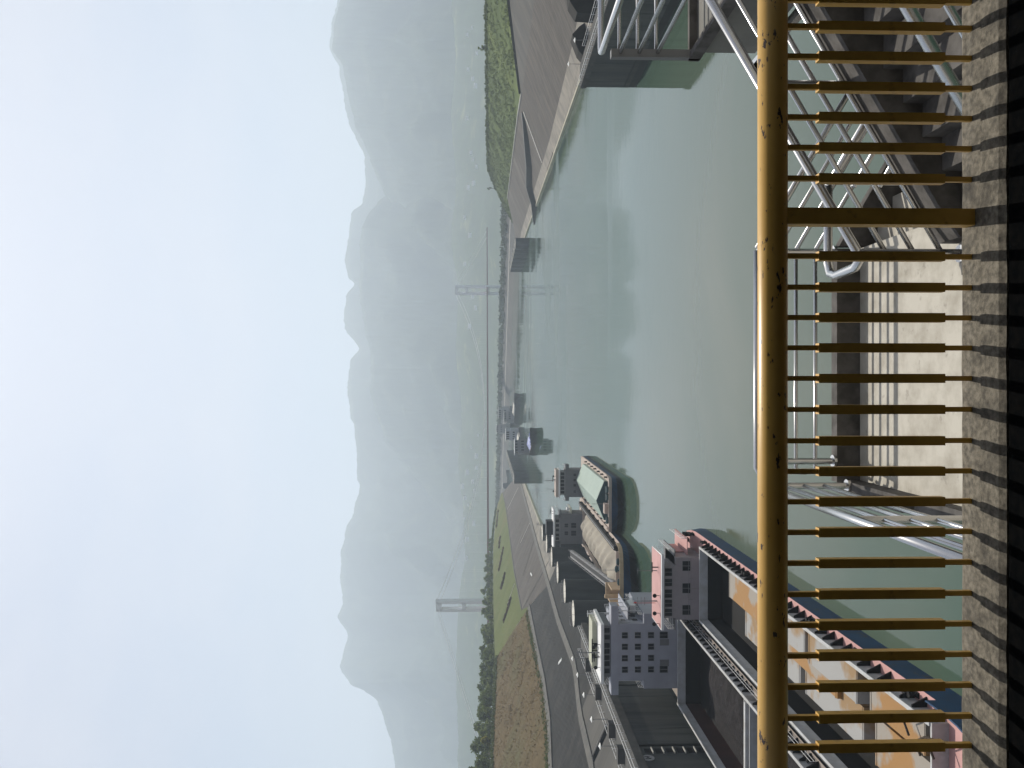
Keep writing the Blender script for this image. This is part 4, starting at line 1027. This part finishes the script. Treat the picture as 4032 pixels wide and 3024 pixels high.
# flower beds on the lawn
for k, (a, b, w, lb) in enumerate([((2012, 2360), (1985, 2452), 5.5, 'reddish planted bed on the left lawn, largest and nearest'), ((1990, 2255), (1975, 2318), 4, 'narrow dark planted bed on the left lawn, second nearest'), ((1983, 2160), (1966, 2245), 4, 'long dark planted bed in the middle of the left lawn'), ((1972, 2112), (1966, 2160), 3, 'short dark planted bed far along the left lawn'), ((1963, 2010), (1956, 2080), 3, 'faint planted bed near the far end of the left lawn')]):
    A, B_ = left(*a), left(*b); mb = MB(); pts = []
    for i in range(46):
        u = random.random(); e = 1 - abs(2 * u - 1) ** 1.5; q = A.lerp(B_, u) + Vector((1, 0, -.4)) * random.uniform(-w, w) * .5 * (.3 + .7 * e); pts.append((q.x, q.y, q.z + .4))
    leafclumps(pts, 1.5, 14, .55, mb, .35)
    tag(mb.build('flower_bed', M['bedleaf'], fix=False), lb, 'flower bed', 'planted beds on the left lawn')

# ground cover
random.seed(31)
def between(A, B, n, mb, per, rr, sz, f=None, lift=.3, n_=160):
    A, B = resample(A, n_), resample(B, n_); pts = []
    while len(pts) < n:
        i = random.randrange(n_ - 1); q = A[i].lerp(A[i + 1], random.random()).lerp(B[i].lerp(B[i + 1], .5), random.random())
        if f is None or f(q): pts.append((q.x, q.y, q.z + lift))
    leafclumps(pts, rr, per, sz, mb, .6)
mb = MB(); between(RTOP, RG, 4600, mb, 12, 1.2, .3, lambda q: q.z > 34 + (660 - q.y) * .06 - 14 + 5 * noise.noise(Vector((q.x * .03, q.y * .02, 0)))); between(RTOP[:6], [q - Vector((4, 0, 2)) for q in RTOP[:6]], 500, mb, 12, 1.6, .7)
tag(mb.build('shrubbery', M['shrub'], fix=False), kind='stuff')
mb = MB(); between(BROWN_TOP, U_near, 3600, mb, 5, .5, .22, lambda q: random.random() < .6 + .7 * noise.noise(Vector((q.x * .08, q.y * .05, 7))), .1)
tag(mb.build('dry_grass', M['tuft'], fix=False), kind='stuff')
mb = MB(); between(U_near, [q + Vector((-5, 0, 2)) for q in U_near], 420, mb, 8, .8, .35, None, .3); between(BROWN_TOP, [q + Vector((5, 0, -2)) for q in BROWN_TOP], 500, mb, 9, 1.0, .45, None, .6); between([q + Vector((-2, 0, 1)) for q in LAWN_TOP[1:]], [q + Vector((-8, 0, 2)) for q in LAWN_TOP[1:]], 600, mb, 12, 1.6, .6, None, .8)
tag(mb.build('undergrowth', M['shrub'], fix=False), kind='stuff')

# ------------------------------------------------------------------ the near landing, its stairs and steel rails (metres below the eye)
def Z(dn): return CAMZ - dn
LX0, LX1, LY0, LY1, LZ = -1.08, 1.52, 4.6, 9.42, Z(4.2)
t = thing('stair_landing', 'pale concrete landing below the yellow railing with a low parapet round it', 'landing', (0, 7, LZ))
mb = MB(); mb.box(LX0, LX1, LY0, LY1, LZ - .35, LZ); mb.build('floor', M['landing'], t)
mb = MB(); mb.box(LX0 - .02, LX1, LY1, LY1 + .15, LZ - .35, LZ + .262); pa = mb.build('parapet', M['stair'], t)
mb = MB(); mb.box(LX0 - .16, LX0, LY0, 7.9, LZ - .35, LZ + .16); mb.box(LX0 - .16, LX0, 8.05, LY1 + .15, LZ - .35, LZ + .2); mb.build('side_kerb', M['stair'], t)
mb = MB(); mb.box(-.8, 1.3, 5.2, 8.8, -2, LZ - .36); mb.build('support_column', M['concrete'], t)
mb = MB(); mb.box(.95, 1.5, 7.2, 7.28, LZ + .002, LZ + .06); mb.build('floor_lip', M['stair'], t)
def handrail(name, label, top, n, gap, rt, rr, posts, foot):
    """top: polyline of the top rail; rails follow below it; posts: (point on top, floor height)"""
    t = thing(name, label, 'handrail', Vector(top[0]))
    mb = MB(); mb.tube(top, rt, 12); mb.build('top_rail', M['steel'], t, smooth=True)
    for k in range(1, n + 1):
        mb = MB(); mb.tube([Vector(q) - Vector((0, 0, gap * k)) for q in top], rr, 10); mb.build('rail', M['steel'], t, smooth=True)
    for (q, zf) in posts:
        mb = MB(); mb.tube([(q[0], q[1], zf), tuple(q)], rt * .95, 12); mb.tube([(q[0], q[1], zf), (q[0], q[1], zf + .03)], rt * 1.9, 12); mb.build('post', M['steel'], t, smooth=False)
    return t
zt = Z(.3224 * 9.46)
handrail('steel_handrail', 'straight steel handrail along the far edge of the landing', [(-1.0, 9.48, zt - .12), (-1.0, 9.48, zt - .03), (-.94, 9.48, zt), (1.50, 9.48, zt)], 3, .222, .038, .022, [((-.87, 9.48, zt), LZ + .26), ((1.49, 9.48, zt), LZ + .26)], 0)
handrail('steel_handrail', 'bright steel handrail along the left side of the landing running toward the viewer', [(-1.12, 9.3, zt), (-1.12, 4.7, zt)], 3, .222, .038, .024, [((-1.12, 9.25, zt), LZ + .2), ((-1.12, 6.9, zt), LZ + .16), ((-1.12, 4.9, zt), LZ + .16)], 0)
# flight going up to the right
SL, YA, YB = .59, 7.30, 5.15
zA = Z(3.26); xA = 1.15
t = thing('concrete_stair', 'dark concrete flight climbing to the right beside the landing', 'stairs', (2.6, 6.2, LZ))
mb = MB()
for k in range(9):
    x0 = 1.52 + k * .285; z1 = LZ + (k + 1) * .168
    mb.box(x0, x0 + .285, YB + .05, YA - .21, z1 - .5, z1 - (.0 if k else .0))
mb.build('steps', M['stair'], t)
def zn(x): return LZ + (x - 1.52) * SL
mb = MB(); mb.prism([(1.25, LZ - .25), (1.25, LZ + .17), (1.52, LZ + .36), (4.3, zn(4.3) + .36), (4.3, zn(4.3) - .35)], 1, YA - .2, YA + .16); mb.build('stringer', M['stair'], t)
mb = MB(); mb.prism([(1.45, LZ - .25), (1.6, LZ + .1), (4.3, zn(4.3) + .1), (4.3, zn(4.3) - .35)], 1, YB - .12, YB); mb.build('near_stringer', M['stair'], t)
YR = 8.08
top = [(4.2, YA + .07, zA + (4.2 - xA) * SL), (xA + .03, YA + .07, zA + .01), (xA - .06, YA + .09, zA - .03), (xA - .11, YA + .18, zA - .03), (xA - .13, YR - .2, zA - .03), (xA - .10, YR - .06, zA - .03), (xA, YR, zA - .03), (1.9, YR, zA - .03)]
t = thing('steel_handrail', 'shiny steel handrail climbing right with a loop at its lower end', 'handrail', top[1])
mb = MB(); mb.tube(top, .042, 12); mb.build('top_rail', M['steel'], t, smooth=True)
for k in range(1, 4):
    mb = MB(); mb.tube([(4.2, YA + .07, zA + (4.2 - xA) * SL - .25 * k), (1.16, YA + .07, zA - .25 * k)], .024, 10); mb.build('rail', M['steel'], t, smooth=True)
for xx in (1.15, 2.62, 4.1):
    mb = MB(); zt_ = zA + (xx - xA) * SL; zb = zt_ - (1.0 if xx > 1.2 else .94); mb.tube([(xx, YA + .07, zb), (xx, YA + .07, zt_)], .04, 12); mb.tube([(xx, YA + .07, zb), (xx, YA + .07, zb + .03)], .08, 12); mb.build('post', M['steel'], t)
t = thing('steel_handrail', 'thick bright handrail of the climbing flight on its near side', 'handrail', (2.5, YB, LZ))
for k in range(0, 3):
    mb = MB(); mb.tube([(4.4, YB, zA + (4.4 - xA) * SL - .26 * k - .02), (1.3, YB, zA + (1.3 - xA) * SL - .26 * k - .02)], .042 if k == 0 else .026, 12); mb.build('top_rail' if k == 0 else 'rail', M['steel'], t, smooth=True)
for xx in (1.5, 4.3):
    mb = MB(); zt_ = zA + (xx - xA) * SL; mb.tube([(xx, YB, zt_ - 1.0), (xx, YB, zt_)], .038, 10); mb.build('post', M['steel'], t)
# flight going down to the right, farther out
t = thing('concrete_stair', 'lower concrete flight descending to the right beyond the landing', 'stairs', (2.6, 8.6, LZ - 1))
mb = MB()
for k in range(12):
    x0 = 1.52 + k * .285; z1 = LZ - (k + 1) * .168
    mb.box(x0, x0 + .285, 7.6, 9.35, z1 - .5, z1)
mb.build('steps', M['landing'], t)
mb = MB(); mb.prism([(1.54, LZ + .26), (4.95, LZ - 1.75), (4.95, LZ - 2.6), (1.54, LZ - .6)], 1, 9.36, 9.5); mb.build('stringer', M['stair'], t)
zt = Z(.3224 * 9.46)
t = thing('steel_handrail', 'thin steel handrail descending right behind the climbing one', 'handrail', (1.6, 9.46, zt))
for k in range(4):
    mb = MB(); mb.tube([(1.52, 9.46, zt - .222 * k), (4.95, 9.46, zt - .222 * k - 3.43 * SL)], .036 if k == 0 else .024, 10); mb.build('top_rail' if k == 0 else 'rail', M['steel'], t, smooth=True)
for xx in (3.0, 4.6):
    mb = MB(); mb.tube([(xx, 9.46, zt - (xx - 1.52) * SL), (xx, 9.46, zt - (xx - 1.52) * SL - 1.0)], .036, 10); mb.build('post', M['steel'], t)
mb = MB(); mb.tube([(4.95, 9.46, zt - 3.43 * SL), (5.0, 9.5, zt - 3.43 * SL - .05), (5.0, 9.9, zt - 3.43 * SL + .12), (7.2, 9.9, zt - 3.43 * SL + .2)], .036, 10); mb.build('return_rail', M['steel'], t, smooth=True)
t = thing('steel_handrail', 'inner steel handrail of the descending flight, hooked to the bent rail end', 'handrail', (1.9, YR, zA))
for k in range(4):
    mb = MB(); z0 = zA - .03 - .25 * k; mb.tube([(1.9, YR, z0), (4.95, YR, z0 - 3.05 * SL)], .036 if k == 0 else .024, 10); mb.build('top_rail' if k == 0 else 'rail', M['steel'], t, smooth=True)
for xx in (1.95, 3.4, 4.8):
    mb = MB(); zt_ = zA - .03 - (xx - 1.9) * SL; mb.tube([(xx, YR, zt_ - 1.1), (xx, YR, zt_)], .036, 10); mb.build('post', M['steel'], t)
# upper landing at the right with its railing
UZ = Z(2.62)
t = thing('upper_landing', 'stained grey concrete slab of the upper landing at the right with steel angle below', 'landing', (5.5, 8, UZ))
mb = MB(); mb.box(4.1, 7.2, 4.4, 10.45, UZ - .72, UZ); mb.build('slab', M['concrete'], t)
mb = MB(); mb.box(4.02, 4.10, 4.4, 10.5, UZ - .04, UZ + .1); mb.box(4.02, 7.2, 10.45, 10.53, UZ - .04, UZ + .1); mb.build('edge_kerb', M['stair'], t)
mb = MB(); mb.box(4.0, 4.1, 6.0, 10.9, UZ - .84, UZ - .76); mb.box(4.0, 4.04, 10.5, 10.9, UZ - .95, UZ - .76); mb.build('steel_angle', M['steel'], t)
mb = MB(); mb.box(4.5, 6.8, 5, 9.8, -2, UZ - .85); mb.build('support_column', M['concrete'], t)
zt = Z(.136 * 10.5)
t = thing('steel_handrail', 'steel corner railing with four bars around the upper right landing', 'handrail', (4.1, 10.5, zt))
mb = MB(); mb.tube([(7.2, 10.5, zt), (4.16, 10.5, zt), (4.1, 10.47, zt), (4.08, 10.4, zt), (4.08, 4.4, zt)], .04, 12); mb.build('top_rail', M['steel'], t, smooth=True)
for k in range(1, 4):
    mb = MB(); mb.tube([(7.2, 10.5, zt - .23 * k), (4.12, 10.5, zt - .23 * k)], .024, 10); mb.tube([(4.08, 10.4, zt - .23 * k), (4.08, 4.4, zt - .23 * k)], .026, 10); mb.build('rail', M['steel'], t, smooth=True)
for xx, yy in ((4.08, 10.48), (5.6, 10.5), (7.1, 10.5), (4.08, 7.4), (4.08, 4.6)):
    mb = MB(); mb.box(xx - .05, xx + .05, yy - .05, yy + .05, UZ - .02, zt - .12 if (xx, yy) == (4.08, 10.48) else zt); mb.build('post', M['grey'] if yy > 10.47 and xx < 4.2 else M['steel'], t)

# ------------------------------------------------------------------ kerb, yellow railing and the added shade ledge under the lens
KZ = Z(1.65)
KY0, KY1 = 2.665, 2.918
t = thing('concrete_kerb', 'weathered speckled concrete kerb carrying the yellow railing', 'kerb', (0, 2.8, KZ - .3))
mb = MB(); nx, rows = 300, []
for j in range(12):
    v = j / 11; row = []
    for i in range(nx):
        x = -3.2 + 6.4 * i / (nx - 1); y = KY0 + (KY1 - KY0) * v
        e = .0015 * noise.fractal(Vector((x * 6, y * 6, 0)), .8, 2, 4)
        if j in (0, 11): y += .006 * noise.fractal(Vector((x * 5, j, 3)), .8, 2, 5)
        row.append((x, y, KZ + e - (.012 if j in (0, 11) else 0)))
    rows.append(row)
rows = [[(q[0], q[1] - .004, KZ - .5) for q in rows[0]]] + rows + [[(q[0], q[1] + .004, KZ - .5) for q in rows[-1]]]
mb.grid(rows); mb.build('kerb_top', M['kerb'], t, smooth=False)
mb = MB(); mb.box(-3.2, 3.2, KY0 + .02, KY1 - .02, KZ - 2.2, KZ - .3); mb.build('kerb_base', M['concrete'], t)
mb = MB(); mb.box(-3.2, 3.2, 1.6, KY0 - .012, KZ - .6, KZ - .012); mb.build('shade_ledge', M['shade_black']); o = bpy.data.objects['shade_ledge']; tag(o, 'added black ledge in place of the shade in front of the kerb', 'ledge')  # added box, near-black for the shade on the kerb's near face

t = thing('control_building', 'lock control building round the viewpoint, open toward the kerb', 'building', (0, 0, KZ - .6))
mb = MB(); mb.box(-9, 9, -4.2, -4, KZ - .6, KZ + 8); mb.box(-5.2, -5, -4, 1.5, KZ - .6, KZ + 4); mb.box(5, 5.2, -4, 1.5, KZ - .6, KZ + 4)
mb.box(-14, 14, 1.5, 1.58, KZ + 4, KZ + 9); mb.box(-14, -5.2, 1.5, 1.58, KZ - 6, KZ + 4); mb.box(5.2, 14, 1.5, 1.58, KZ - 6, KZ + 4)
mb.build('wall', M['roomwall'], t)
mb = MB(); mb.box(-5.2, 5.2, -4, 2.2, KZ + 3.9, KZ + 4.1); mb.build('ceiling', M['roomwall'], t)
mb = MB(); mb.box(-5, 5, -4, 1.59, KZ - .8, KZ - .6); mb.build('floor', M['shade_black'], t)
BY = .5797 ** -1 * 1.65
t = thing('yellow_railing', 'scratched yellow steel railing with thick top pipe, standing on the concrete kerb', 'railing', (0, BY, KZ))
zp = Z(.3406 * BY)
mb = MB(); mb.tube([(-3.2, BY, zp), (3.2, BY, zp)], .0493, 40); mb.build('top_rail', M['yellow'], t, smooth=True)
def xat(y, dep): return (1512 - y) / F * dep
dep = BY * math.cos(PITCH) + 1.3 * math.sin(PITCH)
mb = MB(); X = xat(857, dep); w = .0275
mb.box(X - w, X + w, BY - w, BY + w, KZ - .01, zp - .02); mb.build('post', M['yellow_bar'], t)
ysb = [3, 109, 227, 346, 465, 584, 705, 1010, 1132, 1251, 1370, 1490, 1612, 1735, 1855, 1974, 2094, 2215, 2337, 2458, 2578, 2700, 2822, 2938, -116, -236, 3058, 3178]
ztop, zbot = Z(.3934 * BY + .0), Z(.5423 * BY)
def zat(V): return atY(V, 1512, BY).z
first = None
for y in ysb:
    X = xat(y, dep)
    if first is None:
        mb = MB()
        mb.box(X - .0085, X + .0085, BY - .0085, BY + .0085, KZ - .01, zp - .02)
        mb.box(X - .0155, X + .0155, BY - .0155, BY + .0155, zat(3713), zat(3218))
        first = mb.build('baluster', M['yellow_bar'], t); fx = X; o = first
    else:
        o = first.copy(); C.objects.link(o); o.parent = t; o.location = (X - fx, 0, 0)
    o.rotation_euler = (0, 0, 0)
bv = None
for ob in (bpy.data.objects['yellow_railing'],):
    pass

# ------------------------------------------------------------------ the air
hz = bpy.data.materials.new('haze'); hz.use_nodes = True
N, Lk = hz.node_tree.nodes, hz.node_tree.links
N.remove(N['Principled BSDF'])
v = N.new('ShaderNodeVolumePrincipled'); v.inputs['Density'].default_value = .00017; v.inputs['Color'].default_value = (.78, .885, 1.0, 1); v.inputs['Anisotropy'].default_value = .4
Lk.new(v.outputs[0], N['Material Output'].inputs['Volume'])
mb = MB(); mb.box(-9800, 9800, -200, 9900, -6, 1480)
tag(mb.build('haze', hz), kind='stuff')
